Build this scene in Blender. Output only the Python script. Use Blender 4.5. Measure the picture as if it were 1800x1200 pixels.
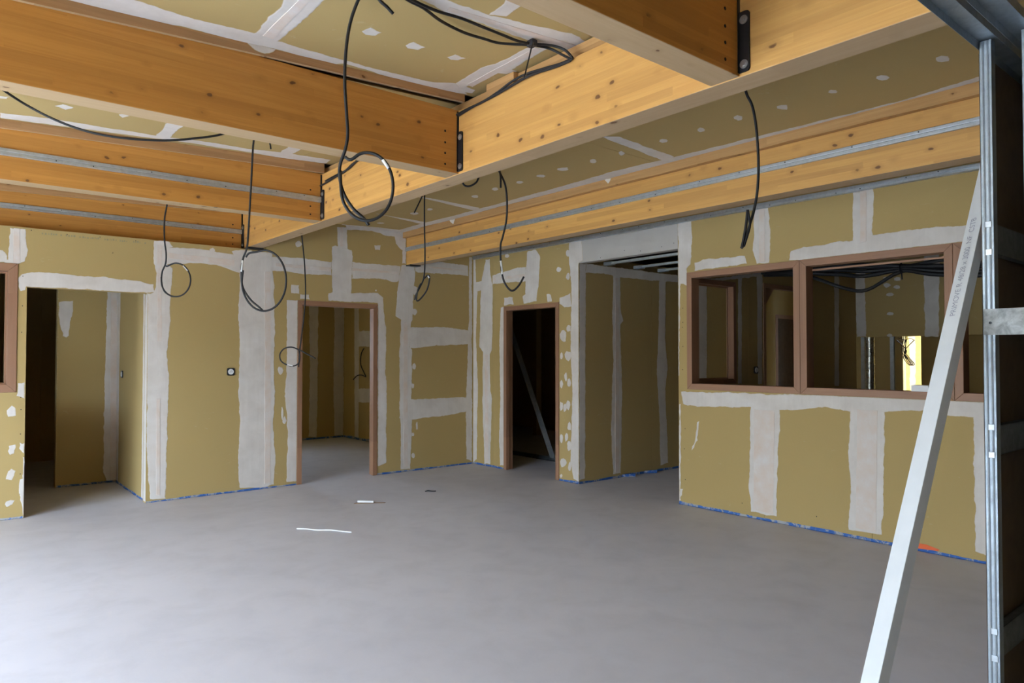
import bpy, bmesh, math, random
from mathutils import Vector, Matrix, noise
from mathutils.geometry import delaunay_2d_cdt

for o in list(bpy.data.objects):
    bpy.data.objects.remove(o)
scn = bpy.context.scene
COL = scn.collection

# ------------------------------------------------------------------ camera
# world frame: +x runs along the back wall to the right, +y runs into the room along the
# right wall, z = 0 is the screed floor, metres
cam = bpy.data.cameras.new('camera')
cam.sensor_width = 36.0
cam.lens = 24.606
cam.clip_start = 0.05
camo = bpy.data.objects.new('camera', cam)
COL.objects.link(camo)
camo.location = (0, 0, 1.46)
camo.rotation_euler = (math.radians(90 + 1.232), 0, math.radians(-39.762))
scn.camera = camo

# ------------------------------------------------------------------ sky, sun, exposure
scn.view_settings.view_transform = 'Standard'
scn.view_settings.look = 'None'
scn.view_settings.gamma = 1.0
scn.view_settings.use_curve_mapping = False
scn.view_settings.exposure = EXPOSURE = 2.15

world = bpy.data.worlds.new('sky')
scn.world = world
world.use_nodes = True
wn = world.node_tree.nodes
wl = world.node_tree.links
bg = wn['Background']
bg.inputs['Color'].default_value = (0.60, 0.765, 1.0, 1)
bg.inputs['Strength'].default_value = 10.0

sun = bpy.data.lights.new('sun', 'SUN')
sun.energy = 3.0
sun.angle = math.radians(0.6)
sun.color = (1.0, 0.93, 0.82)
suno = bpy.data.objects.new('sun', sun)
COL.objects.link(suno)
suno.rotation_euler = (math.radians(-18), math.radians(33), 0)   # high, from behind the right wall


def portal(name, loc, rot, sx, sy):
    l = bpy.data.lights.new(name, 'AREA')
    l.shape = 'RECTANGLE'
    l.size, l.size_y = sx, sy
    l.cycles.is_portal = True
    o = bpy.data.objects.new(name, l)
    COL.objects.link(o)
    o.location, o.rotation_euler = loc, rot
    return o


LEFT_X = -3.6          # inner face of the glazed wall outside the frame on the left
WINDOWS = [(1.1, 3.5), (3.7, 6.1)]   # its openings along y
for a, b in WINDOWS:
    portal('window_portal', (LEFT_X - 0.15, (a + b) / 2, 1.35), (0, math.radians(-90), 0), 2.5, b - a)

portal('back_room_fill_portal', (3.5, 12.22, 1.70), (math.radians(-90), 0, 0), 0.6, 0.8)  # unseen opening added to bring fill light into the framed back room

# ------------------------------------------------------------------ node helpers


def new_mat(name, rough=0.8, metal=0.0, color=(0.5, 0.5, 0.5)):
    m = bpy.data.materials.new(name)
    m.use_nodes = True
    b = m.node_tree.nodes['Principled BSDF']
    b.inputs['Roughness'].default_value = rough
    b.inputs['Metallic'].default_value = metal
    b.inputs['Base Color'].default_value = (*color, 1)
    return m, m.node_tree.nodes, m.node_tree.links, b


def nd(ns, kind, **kw):
    n = ns.new(kind)
    for k, v in kw.items():
        if k.startswith('i_'):
            key = k[2:]
            key = int(key) if key.isdigit() else key.replace('_', ' ')
            n.inputs[key].default_value = v
        else:
            setattr(n, k, v)
    return n


def coords(ns, ls, scale=(1, 1, 1), loc=(0, 0, 0), rot=(0, 0, 0)):
    tc = nd(ns, 'ShaderNodeTexCoord')
    mp = nd(ns, 'ShaderNodeMapping')
    mp.inputs['Scale'].default_value = scale
    mp.inputs['Location'].default_value = loc
    mp.inputs['Rotation'].default_value = rot
    ls.new(tc.outputs['Object'], mp.inputs['Vector'])
    return mp.outputs['Vector']


def noise_tex(ns, ls, vec, scale, detail=4, rough=0.55, dist=0.0):
    n = nd(ns, 'ShaderNodeTexNoise')
    n.inputs['Scale'].default_value = scale
    n.inputs['Detail'].default_value = detail
    n.inputs['Roughness'].default_value = rough
    n.inputs['Distortion'].default_value = dist
    ls.new(vec, n.inputs['Vector'])
    return n.outputs['Fac']


def ramp(ns, ls, fac, stops):
    r = nd(ns, 'ShaderNodeValToRGB')
    els = r.color_ramp.elements
    while len(els) < len(stops):
        els.new(0.5)
    for e, (p, c) in zip(els, stops):
        e.position = p
        e.color = (*c, 1) if len(c) == 3 else c
    ls.new(fac, r.inputs['Fac'])
    return r.outputs['Color']


def mix(ns, ls, fac, a, b, mode='MIX'):
    m = nd(ns, 'ShaderNodeMix', data_type='RGBA', blend_type=mode)
    for sock, v in ((m.inputs[0], fac), (m.inputs[6], a), (m.inputs[7], b)):
        if isinstance(v, (int, float)):
            sock.default_value = v
        elif isinstance(v, tuple):
            sock.default_value = (*v, 1)
        else:
            ls.new(v, sock)
    return m.outputs[2]


def mth(ns, ls, op, a, b=None, clamp=False):
    m = nd(ns, 'ShaderNodeMath', operation=op, use_clamp=clamp)
    for i, v in enumerate((a, b)):
        if v is None:
            continue
        if isinstance(v, (int, float)):
            m.inputs[i].default_value = v
        else:
            ls.new(v, m.inputs[i])
    return m.outputs[0]


def bump(ns, ls, b, h, strength=0.2, dist=0.01):
    n = nd(ns, 'ShaderNodeBump')
    n.inputs['Strength'].default_value = strength
    n.inputs['Distance'].default_value = dist
    ls.new(h, n.inputs['Height'])
    ls.new(n.outputs['Normal'], b.inputs['Normal'])


M = {}
BOARD = (0.465, 0.328, 0.125)
BOARD2 = (0.420, 0.292, 0.105)


def board_colour(ns, ls):
    v = coords(ns, ls)
    big = noise_tex(ns, ls, v, 0.9, 3)
    fine = noise_tex(ns, ls, v, 240, 2)
    scuff = noise_tex(ns, ls, coords(ns, ls, (1.2, 1.2, 3.0), rot=(0.3, 0.2, 0.5)), 3.2, 7, 0.7, 1.5)
    c = mix(ns, ls, big, BOARD2, BOARD)
    c = mix(ns, ls, mth(ns, ls, 'MULTIPLY', fine, 0.12), c, (0.60, 0.48, 0.22))
    s = ramp(ns, ls, scuff, [(0.64, (0, 0, 0)), (0.80, (0.5, 0.5, 0.5))])
    return mix(ns, ls, s, c, (0.60, 0.55, 0.40)), fine


def m_board():
    m, ns, ls, b = new_mat('moisture_plasterboard', 0.85)
    c, fine = board_colour(ns, ls)
    ls.new(c, b.inputs['Base Color'])
    bump(ns, ls, b, fine, 0.08, 0.002)
    return m


def m_plaster():
    m, ns, ls, b = new_mat('joint_compound', 0.8)
    c, fine = board_colour(ns, ls)
    v = coords(ns, ls)
    blot = noise_tex(ns, ls, v, 5.0, 5, 0.6, 0.4)
    streak = noise_tex(ns, ls, coords(ns, ls, (22, 22, 1.3)), 1.5, 4, 0.6, 0.3)
    p = ramp(ns, ls, blot, [(0.25, (0.62, 0.555, 0.48)), (0.55, (0.72, 0.66, 0.585)), (0.8, (0.79, 0.745, 0.68))])
    p = mix(ns, ls, mth(ns, ls, 'MULTIPLY', streak, 0.5), p, (0.56, 0.50, 0.44))
    at = nd(ns, 'ShaderNodeAttribute', attribute_name='feather')
    rag = noise_tex(ns, ls, v, 60, 4, 0.7)
    f = mth(ns, ls, 'ADD', mth(ns, ls, 'MULTIPLY', at.outputs['Fac'], 1.9), mth(ns, ls, 'MULTIPLY', rag, 1.5))
    f = mth(ns, ls, 'SUBTRACT', f, 0.75, True)
    ls.new(mix(ns, ls, f, c, p), b.inputs['Base Color'])
    bump(ns, ls, b, streak, 0.10, 0.004)
    return m


def m_tape():
    m, ns, ls, b = new_mat('paper_joint_tape', 0.85)
    v = coords(ns, ls)
    n = noise_tex(ns, ls, v, 7, 5, 0.65)
    p = ramp(ns, ls, n, [(0.35, (0.68, 0.55, 0.44)), (0.55, (0.69, 0.60, 0.52)), (0.75, (0.71, 0.67, 0.62))])
    ls.new(p, b.inputs['Base Color'])
    return m


def m_grey_board():
    m, ns, ls, b = new_mat('grey_plasterboard', 0.85)
    n = noise_tex(ns, ls, coords(ns, ls), 3, 4)
    ls.new(ramp(ns, ls, n, [(0.3, (0.47, 0.43, 0.38)), (0.7, (0.52, 0.485, 0.43))]), b.inputs['Base Color'])
    return m


def m_floor():
    m, ns, ls, b = new_mat('concrete_screed', 0.55)
    v = coords(ns, ls)
    big = noise_tex(ns, ls, v, 0.55, 4, 0.55, 0.6)
    mid = noise_tex(ns, ls, v, 3.0, 6, 0.65, 0.4)
    fine = noise_tex(ns, ls, v, 90, 3, 0.6)
    c = ramp(ns, ls, big, [(0.3, (0.545, 0.525, 0.560)), (0.7, (0.63, 0.605, 0.64))])
    c = mix(ns, ls, mth(ns, ls, 'MULTIPLY', ramp(ns, ls, mid, [(0.45, (0, 0, 0)), (0.75, (1, 1, 1))]), 0.5), c, (0.465, 0.445, 0.465))
    c = mix(ns, ls, mth(ns, ls, 'MULTIPLY', fine, 0.25), c, (0.64, 0.62, 0.65))
    ls.new(c, b.inputs['Base Color'])
    ls.new(ramp(ns, ls, mid, [(0.3, (0.5, 0.5, 0.5)), (0.7, (0.66, 0.66, 0.66))]), b.inputs['Roughness'])
    h = mth(ns, ls, 'ADD', mth(ns, ls, 'MULTIPLY', fine, 0.5), mid)
    bump(ns, ls, b, h, 0.12, 0.006)
    return m


def m_wood(name, axis, light, dark, knot=(0.14, 0.055, 0.015), lam=0.042, knots=True, rough=0.55):
    m, ns, ls, b = new_mat(name, rough)
    tc = nd(ns, 'ShaderNodeTexCoord')
    sp = nd(ns, 'ShaderNodeSeparateXYZ')
    ls.new(tc.outputs['Object'], sp.inputs[0])
    X, Y, Z = sp.outputs
    al, ac = (X, Y) if axis == 'x' else ((Y, X) if axis == 'y' else (Z, X))
    up = Z if axis != 'z' else Y
    li = mth(ns, ls, 'FLOOR', mth(ns, ls, 'MULTIPLY', up, 1.0 / lam))
    seg = mth(ns, ls, 'FLOOR', mth(ns, ls, 'ADD', mth(ns, ls, 'MULTIPLY', al, 0.62), mth(ns, ls, 'MULTIPLY', li, 0.371)))
    cb = nd(ns, 'ShaderNodeCombineXYZ')
    ls.new(li, cb.inputs[0])
    ls.new(seg, cb.inputs[1])
    wn_ = nd(ns, 'ShaderNodeTexWhiteNoise', noise_dimensions='3D')
    ls.new(cb.outputs[0], wn_.inputs['Vector'])
    tint = wn_.outputs['Value']
    gv = nd(ns, 'ShaderNodeCombineXYZ')
    ls.new(mth(ns, ls, 'ADD', mth(ns, ls, 'MULTIPLY', al, 0.7), mth(ns, ls, 'MULTIPLY', tint, 40)), gv.inputs[0])
    ls.new(mth(ns, ls, 'MULTIPLY', ac, 9), gv.inputs[1])
    ls.new(mth(ns, ls, 'MULTIPLY', up, 16), gv.inputs[2])
    g1 = noise_tex(ns, ls, gv.outputs[0], 2.0, 7, 0.6, 0.9)
    gs = nd(ns, 'ShaderNodeCombineXYZ')
    ls.new(mth(ns, ls, 'MULTIPLY', al, 2.0), gs.inputs[0])
    ls.new(mth(ns, ls, 'MULTIPLY', ac, 60), gs.inputs[1])
    ls.new(mth(ns, ls, 'MULTIPLY', up, 90), gs.inputs[2])
    g2 = noise_tex(ns, ls, gs.outputs[0], 2.0, 4, 0.6, 0.2)
    c = mix(ns, ls, ramp(ns, ls, g1, [(0.30, (0, 0, 0)), (0.80, (1, 1, 1))]), light, dark)
    c = mix(ns, ls, mth(ns, ls, 'MULTIPLY', g2, 0.22), c, tuple(v * 0.62 for v in dark))
    c = mix(ns, ls, mth(ns, ls, 'MULTIPLY', tint, 0.50), c, tuple(v * 0.70 for v in dark))
    if knots:
        kv = nd(ns, 'ShaderNodeCombineXYZ')
        ls.new(mth(ns, ls, 'MULTIPLY', al, 7.0), kv.inputs[0])
        ls.new(mth(ns, ls, 'MULTIPLY', ac, 10), kv.inputs[1])
        ls.new(mth(ns, ls, 'MULTIPLY', up, 11), kv.inputs[2])
        wob = nd(ns, 'ShaderNodeVectorMath', operation='ADD')
        nw = nd(ns, 'ShaderNodeTexNoise')
        nw.inputs['Scale'].default_value = 3.0
        ls.new(kv.outputs[0], nw.inputs['Vector'])
        sc = nd(ns, 'ShaderNodeVectorMath', operation='SCALE')
        sc.inputs['Scale'].default_value = 0.18
        ls.new(nw.outputs['Color'], sc.inputs[0])
        ls.new(kv.outputs[0], wob.inputs[0])
        ls.new(sc.outputs[0], wob.inputs[1])
        vo = nd(ns, 'ShaderNodeTexVoronoi', feature='F1')
        vo.inputs['Scale'].default_value = 1.0
        ls.new(wob.outputs[0], vo.inputs['Vector'])
        d = vo.outputs['Distance']
        spc = nd(ns, 'ShaderNodeSeparateColor')
        ls.new(vo.outputs['Color'], spc.inputs[0])
        on = mth(ns, ls, 'GREATER_THAN', spc.outputs[0], 0.42)
        size = mth(ns, ls, 'ADD', mth(ns, ls, 'MULTIPLY', spc.outputs[1], 0.13), 0.045)
        k = mth(ns, ls, 'SUBTRACT', 1.0, mth(ns, ls, 'DIVIDE', d, size), True)
        k = mth(ns, ls, 'MULTIPLY', mth(ns, ls, 'MULTIPLY', k, 3.0, True), on)
        halo = mth(ns, ls, 'SUBTRACT', 1.0, mth(ns, ls, 'DIVIDE', d, mth(ns, ls, 'MULTIPLY', size, 2.4)), True)
        c = mix(ns, ls, mth(ns, ls, 'MULTIPLY', mth(ns, ls, 'MULTIPLY', halo, on), 0.8, True), c, tuple(v * 0.75 for v in dark))
        c = mix(ns, ls, mth(ns, ls, 'MULTIPLY', k, 0.92), c, knot)
    ls.new(c, b.inputs['Base Color'])
    bump(ns, ls, b, g2, 0.06, 0.002)
    return m


def m_galv(name, color=(0.58, 0.62, 0.64), rough=0.40, spangle=0.05):
    m, ns, ls, b = new_mat(name, rough, 0.85)
    n = noise_tex(ns, ls, coords(ns, ls), 22, 5, 0.7, 0.5)
    dk = tuple(v * (1 - spangle * 3) for v in color)
    ls.new(ramp(ns, ls, n, [(0.35, dk), (0.65, color)]), b.inputs['Base Color'])
    ls.new(ramp(ns, ls, n, [(0.3, (rough + .12,) * 3), (0.7, (rough - .06,) * 3)]), b.inputs['Roughness'])
    return m


def m_plain(name, color, rough=0.6, metal=0.0, var=0.12, scale=14):
    m, ns, ls, b = new_mat(name, rough, metal)
    n = noise_tex(ns, ls, coords(ns, ls), scale, 4)
    ls.new(ramp(ns, ls, n, [(0.3, tuple(v * (1 - var) for v in color)), (0.7, tuple(min(1, v * (1 + var)) for v in color))]), b.inputs['Base Color'])
    return m


def m_blue_tape():
    m, ns, ls, b = new_mat('blue_masking_tape', 0.7)
    n = noise_tex(ns, ls, coords(ns, ls), 13, 6, 0.7, 0.8)
    ls.new(ramp(ns, ls, n, [(0.44, (0.030, 0.115, 0.37)), (0.50, (0.045, 0.14, 0.40)), (0.56, (0.36, 0.36, 0.37)), (1.0, (0.44, 0.44, 0.44))]), b.inputs['Base Color'])
    return m


def m_glass():
    m, ns, ls, b = new_mat('window_glass', 0.02)
    out = ns['Material Output']
    tr = nd(ns, 'ShaderNodeBsdfTransparent')
    tr.inputs['Color'].default_value = (0.88, 0.90, 0.88, 1)
    gl = nd(ns, 'ShaderNodeBsdfGlossy')
    gl.inputs['Roughness'].default_value = 0.01
    fr = nd(ns, 'ShaderNodeFresnel')
    fr.inputs['IOR'].default_value = 1.45
    mx = nd(ns, 'ShaderNodeMixShader')
    ls.new(fr.outputs[0], mx.inputs[0])
    ls.new(tr.outputs[0], mx.inputs[1])
    ls.new(gl.outputs[0], mx.inputs[2])
    ls.new(mx.outputs[0], out.inputs['Surface'])
    return m


M['board'] = m_board()
M['plaster'] = m_plaster()
M['tape'] = m_tape()
M['grey_board'] = m_grey_board()
M['floor'] = m_floor()
M['glulam_x'] = m_wood('spruce_glulam_cross_shaded', 'x', (0.64, 0.295, 0.060), (0.48, 0.195, 0.032))  # deeper than the girder wood: shaded tone put into the colour
M['glulam_y'] = m_wood('spruce_glulam_long', 'y', (0.76, 0.420, 0.120), (0.60, 0.29, 0.070))  # same wood, with the brighter lit tone put into the colour
M['under_x'] = m_wood('pale_spruce_underside_cross', 'x', (0.66, 0.46, 0.26), (0.55, 0.36, 0.18), lam=0.14)
M['under_y'] = m_wood('pale_spruce_underside_long', 'y', (0.62, 0.43, 0.25), (0.50, 0.33, 0.17), lam=0.14)
M['lath_x'] = m_wood('rough_lath_cross', 'x', (0.50, 0.27, 0.11), (0.36, 0.18, 0.065), rough=0.8)
M['lath_y'] = m_wood('rough_lath_long', 'y', (0.60, 0.34, 0.13), (0.45, 0.23, 0.075), rough=0.8)
M['frame_v'] = m_wood('hardwood_upright', 'z', (0.42, 0.225, 0.125), (0.33, 0.165, 0.088), lam=3.0, knots=False)
M['frame_x'] = m_wood('hardwood_rail_cross', 'x', (0.42, 0.225, 0.125), (0.33, 0.165, 0.088), lam=3.0, knots=False)
M['frame_y'] = m_wood('hardwood_rail_long', 'y', (0.42, 0.225, 0.125), (0.33, 0.165, 0.088), lam=3.0, knots=False)
M['galv'] = m_galv('galvanised_steel')
M['galv_spangle'] = m_galv('spangled_galvanised_plate', (0.36, 0.36, 0.34), 0.6, 0.13)
M['black_steel'] = m_plain('black_painted_steel', (0.016, 0.016, 0.018), 0.45, 0.3)
M['bolt'] = m_plain('zinc_bolt', (0.42, 0.42, 0.40), 0.4, 0.8)
M['cable'] = m_plain('black_cable_sheath', (0.010, 0.0095, 0.010), 0.6)
M['white_plastic'] = m_plain('white_plastic', (0.75, 0.75, 0.73), 0.4, 0, 0.05)
M['black_plastic'] = m_plain('black_plastic', (0.02, 0.02, 0.022), 0.45)
M['dark_hole'] = m_plain('dark_hole', (0.012, 0.010, 0.008), 0.9)
M['blue_tape'] = m_blue_tape()
M['orange_tape'] = m_plain('orange_tape', (0.75, 0.13, 0.03), 0.6)
M['white_rail'] = m_plain('white_lacquered_rail', (0.62, 0.63, 0.62), 0.42, 0, 0.03)
M['ink'] = m_plain('grey_print_ink', (0.30, 0.30, 0.34), 0.8)
M['pale_ink'] = m_plain('pale_board_print_ink', (0.31, 0.26, 0.14), 0.85)
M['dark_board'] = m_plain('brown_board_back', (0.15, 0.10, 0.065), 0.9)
M['glass'] = m_glass()
M['shade_galv'] = m_galv('shade_darkened_steel', (0.22, 0.23, 0.23), 0.6, 0.05)  # galvanised steel with its colour darkened to stand for shadow
M['stud'] = m_galv('galvanised_stud_steel', (0.40, 0.45, 0.48), 0.5, 0.05)
M['foil'] = m_galv('crumpled_foil_duct', (0.7, 0.72, 0.68), 0.28, 0.2)
M['ground'] = m_plain('pale_gravel', (0.50, 0.47, 0.42), 0.9, 0, 0.2, 2.0)
M['blocker'] = m_plain('low_sky_blocker', (0.22, 0.20, 0.17), 0.9, 0, 0.25, 3.0)  # for the added wall that blocks low sky outside
M['roof'] = m_plain('roof_deck', (0.20, 0.16, 0.12), 0.9)
M['facade'] = m_plain('white_outer_wall', (0.65, 0.63, 0.60), 0.9)
M['yellow_wall'] = m_plain('pale_yellow_board', (0.62, 0.50, 0.20), 0.85)
M['paper'] = m_plain('white_offcut', (0.82, 0.82, 0.80), 0.7, 0, 0.05)
M['brown_scrap'] = m_plain('brown_card_scrap', (0.30, 0.20, 0.13), 0.9)

# ------------------------------------------------------------------ mesh helpers
ORG = {}          # object -> world origin (no rotations on parents)


class MB:
    def __init__(self):
        self.v, self.f = [], []

    def quad_mesh(self, vs, fs):
        n = len(self.v)
        self.v += [tuple(p) for p in vs]
        self.f += [tuple(i + n for i in f) for f in fs]
        return self

    def box(self, x0, x1, y0, y1, z0, z1):
        return self.quad_mesh([(x0, y0, z0), (x1, y0, z0), (x1, y1, z0), (x0, y1, z0),
                               (x0, y0, z1), (x1, y0, z1), (x1, y1, z1), (x0, y1, z1)],
                              [(0, 3, 2, 1), (4, 5, 6, 7), (0, 1, 5, 4), (1, 2, 6, 5), (2, 3, 7, 6), (3, 0, 4, 7)])

    def prism(self, a, b):
        """two matching rings of points"""
        n = len(a)
        fs = [tuple(range(n))[::-1], tuple(range(n, 2 * n))]
        fs += [(i, (i + 1) % n, n + (i + 1) % n, n + i) for i in range(n)]
        return self.quad_mesh(list(a) + list(b), fs)

    def tube(self, pts, r, n=8, sub=4):
        P = [Vector(p) for p in pts]
        if sub > 1 and len(P) > 2:
            Q = []
            for i in range(len(P) - 1):
                p0, p1, p2, p3 = P[max(i - 1, 0)], P[i], P[i + 1], P[min(i + 2, len(P) - 1)]
                for k in range(sub):
                    t = k / sub
                    Q.append(0.5 * ((2 * p1) + (p2 - p0) * t + (2 * p0 - 5 * p1 + 4 * p2 - p3) * t * t + (3 * p1 - p0 - 3 * p2 + p3) * t ** 3))
            P = Q + [P[-1]]
        rings = []
        up = None
        for i, p in enumerate(P):
            d = (P[min(i + 1, len(P) - 1)] - P[max(i - 1, 0)]).normalized()
            if up is None:
                up = d.orthogonal().normalized()
            up = (up - d * up.dot(d))
            up = up.normalized() if up.length > 1e-6 else d.orthogonal().normalized()
            s = d.cross(up)
            rings.append([p + (up * math.cos(2 * math.pi * k / n) + s * math.sin(2 * math.pi * k / n)) * r for k in range(n)])
        base = len(self.v)
        for ring in rings:
            self.v += [tuple(q) for q in ring]
        for i in range(len(rings) - 1):
            for k in range(n):
                a, b = base + i * n + k, base + i * n + (k + 1) % n
                self.f.append((a, b, b + n, a + n))
        self.f.append(tuple(base + k for k in range(n))[::-1])
        self.f.append(tuple(base + (len(rings) - 1) * n + k for k in range(n)))
        return self

    def disc(self, c, axis, r, h, n=16):
        """short cylinder from c along axis"""
        c, a = Vector(c), Vector(axis).normalized()
        u = a.orthogonal().normalized()
        w = a.cross(u)
        r1 = [c + (u * math.cos(2 * math.pi * k / n) + w * math.sin(2 * math.pi * k / n)) * r for k in range(n)]
        return self.prism(r1, [p + a * h for p in r1])

    def mesh(self, name, mat, smooth=False, off=(0, 0, 0)):
        me = bpy.data.meshes.new(name)
        o = Vector(off)
        me.from_pydata([tuple(Vector(p) - o) for p in self.v], [], self.f)
        bm = bmesh.new()
        bm.from_mesh(me)
        bmesh.ops.recalc_face_normals(bm, faces=bm.faces)
        bm.to_mesh(me)
        bm.free()
        if smooth:
            me.polygons.foreach_set('use_smooth', [True] * len(me.polygons))
        me.materials.append(M[mat])
        return me

    def build(self, name, mat, parent=None, origin=None, smooth=False, bevel=0, **props):
        org = Vector(origin) if origin is not None else Vector((0, 0, 0))
        return link(name, self.mesh(name, mat, smooth, org), parent, org, bevel, **props)


def link(name, me, parent=None, loc=(0, 0, 0), bevel=0, rot=None, **props):
    o = bpy.data.objects.new(name, me)
    COL.objects.link(o)
    o.location = loc
    ORG[o] = Vector(loc)
    if rot is not None:
        o.rotation_euler = rot
    if parent is not None:
        o.parent = parent
        o.matrix_parent_inverse = Matrix.Translation(-ORG[parent])
    for k, v in props.items():
        o[k] = v
    if bevel:
        bv = o.modifiers.new('bevel', 'BEVEL')
        bv.width, bv.segments, bv.limit_method = bevel, 2, 'ANGLE'
    return o


def empty(name, loc=(0, 0, 0), **props):
    o = bpy.data.objects.new(name, None)
    COL.objects.link(o)
    o.location = loc
    o.empty_display_size = 0.1
    ORG[o] = Vector(loc)
    for k, v in props.items():
        o[k] = v
    return o


def smooth_sharp(o, ang=35):
    return o


def slab(mb, us, zs, holes, d0, d1, f):
    """grid slab with rectangular holes; f(u, d, v) -> xyz"""
    us = sorted(set(round(u, 4) for u in us))
    zs = sorted(set(round(z, 4) for z in zs))
    nu, nz = len(us) - 1, len(zs) - 1

    def solid(i, j):
        if i < 0 or j < 0 or i >= nu or j >= nz:
            return False
        u, z = (us[i] + us[i + 1]) / 2, (zs[j] + zs[j + 1]) / 2
        return not any(a < u < b and c < z < d for a, b, c, d in holes)
    idx = {}

    def vid(i, j, k):
        key = (i, j, k)
        if key not in idx:
            idx[key] = len(mb.v)
            mb.v.append(f(us[i], (d0, d1)[k], zs[j]))
        return idx[key]
    any_ = False
    for i in range(nu):
        for j in range(nz):
            if not solid(i, j):
                continue
            any_ = True
            mb.f.append((vid(i, j, 0), vid(i + 1, j, 0), vid(i + 1, j + 1, 0), vid(i, j + 1, 0)))
            mb.f.append((vid(i, j, 1), vid(i, j + 1, 1), vid(i + 1, j + 1, 1), vid(i + 1, j, 1)))
            for di, dj, e in ((-1, 0, ((i, j), (i, j + 1))), (1, 0, ((i + 1, j + 1), (i + 1, j))), (0, -1, ((i + 1, j), (i, j))), (0, 1, ((i, j + 1), (i + 1, j + 1)))):
                if not solid(i + di, j + dj):
                    (a, b), (c, d) = e
                    mb.f.append((vid(a, b, 0), vid(c, d, 0), vid(c, d, 1), vid(a, b, 1)))
    return any_


def frame_fn(axis, face, sgn):
    if axis == 'y':
        return lambda u, d, v: (u, face + sgn * d, v)
    return lambda u, d, v: (face + sgn * d, u, v)


def board_wall(name, label, axis, face, u0, u1, z0, z1, holes, ju=(), jz=(), thick=0.10, sgn=1, core='board', board='board', cat=None, jlim=(-99, 99)):
    """a stud wall with real plasterboard sheets on the room side"""
    f = frame_fn(axis, face, sgn)
    hu = [x for h in holes for x in h[:2] if u0 < x < u1]
    hz = [x for h in holes for x in h[2:] if z0 < x < z1]
    mb = MB()
    slab(mb, [u0, u1] + hu, [z0, z1] + hz, holes, 0.0125, thick, f)
    wall = mb.build(name, core, kind='structure', label=label)
    eu = [u0] + sorted(j for j in ju if u0 < j < u1) + [u1]
    ez = [z0] + sorted(j for j in jz if z0 < j < z1) + [z1]
    g = 0.0012
    for a, b in zip(eu, eu[1:]):
        for c, d in zip(ez, ez[1:]) if jlim[0] <= (a + b) / 2 <= jlim[1] else [(z0, z1)]:
            mb = MB()
            a_, b_ = a + g, b - g
            c_, d_ = c + (g if c > z0 else 0), d - (g if d < z1 else 0)
            if slab(mb, [a_, b_] + [x for x in hu if a_ < x < b_], [c_, d_] + [x for x in hz if c_ < x < d_], holes, 0.0, 0.0125, f):
                mb.build('plasterboard', board, wall)
    return wall


RND = random.Random(7)


def plaster(parent, fn, poly, kind, layer=0, holes=(), step=0.025, rag=0.005, inset=0.010, side=1.0):
    """thin smear of joint compound / strip of joint tape with ragged feathered edge; fn(u, h, v)"""
    poly = [Vector(p).to_2d() if len(p) == 3 else Vector(p) for p in poly]
    area = sum(a.x * b.y - b.x * a.y for a, b in zip(poly, poly[1:] + poly[:1]))
    if area < 0:
        poly = poly[::-1]
    if kind == 't':
        step, rag, inset = 0.08, 0.002, 0.0015
    pts = []
    n = len(poly)
    for i in range(n):
        a, b = poly[i], poly[(i + 1) % n]
        k = max(1, int((b - a).length / step))
        d = (b - a)
        nrm = Vector((d.y, -d.x)).normalized() if d.length > 1e-9 else Vector((0, 0))
        for j in range(k):
            p = a + d * (j / k)
            o = 0.0
            if j:
                o = noise.noise(Vector((p.x * 9, p.y * 9, layer * 3.7))) * rag * 2.2 + RND.uniform(-rag, rag) * 0.7
            pts.append(p + nrm * o)
    for p in pts:
        for a, b, c, d in holes:
            if a < p.x < b and c < p.y < d:
                opts = [(p.x - a, 0, a), (b - p.x, 0, b), (d - p.y, 1, d)] + ([(p.y - c, 1, c)] if c > 0.01 else [])
                _, ax, val = min(opts)
                p[ax] = val
    m = len(pts)
    size = min(max(q.x for q in pts) - min(q.x for q in pts), max(q.y for q in pts) - min(q.y for q in pts))
    ins = min(inset, size * 0.18)
    inner = []
    for i in range(m):
        e1 = pts[i] - pts[i - 1]
        e2 = pts[(i + 1) % m] - pts[i]
        n1 = Vector((-e1.y, e1.x)).normalized() if e1.length > 1e-9 else Vector((0, 0))
        n2 = Vector((-e2.y, e2.x)).normalized() if e2.length > 1e-9 else Vector((0, 0))
        nn = n1 + n2
        nn = nn.normalized() if nn.length > 1e-6 else n1
        inner.append(pts[i] + nn * ins)
    h0 = 0.0003 + layer * 0.00005
    h1 = 0.0013 + layer * 0.00012 + (0.0022 if kind == 't' else 0)
    cv, _, cf, _, _, _ = delaunay_2d_cdt(inner, [(i, (i + 1) % m) for i in range(m)], [], 1, 1e-6)
    vs = [fn(p.x, h0, p.y) for p in pts] + [fn(p.x, h1, p.y) for p in inner] + [fn(p.x, h1, p.y) for p in cv]
    fs = [(i, (i + 1) % m, m + (i + 1) % m, m + i) for i in range(m)] + [tuple(2 * m + k for k in t) for t in cf]
    name = 'joint_tape' if kind == 't' else 'plaster_patch'
    me = bpy.data.meshes.new(name)
    me.from_pydata(vs, [], fs)
    at = me.attributes.new('feather', 'FLOAT', 'POINT')
    at.data.foreach_set('value', [0.0] * m + [1.0] * (len(vs) - m))
    me.materials.append(M['tape' if kind == 't' else 'plaster'])
    return link(name, me, parent)


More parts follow.
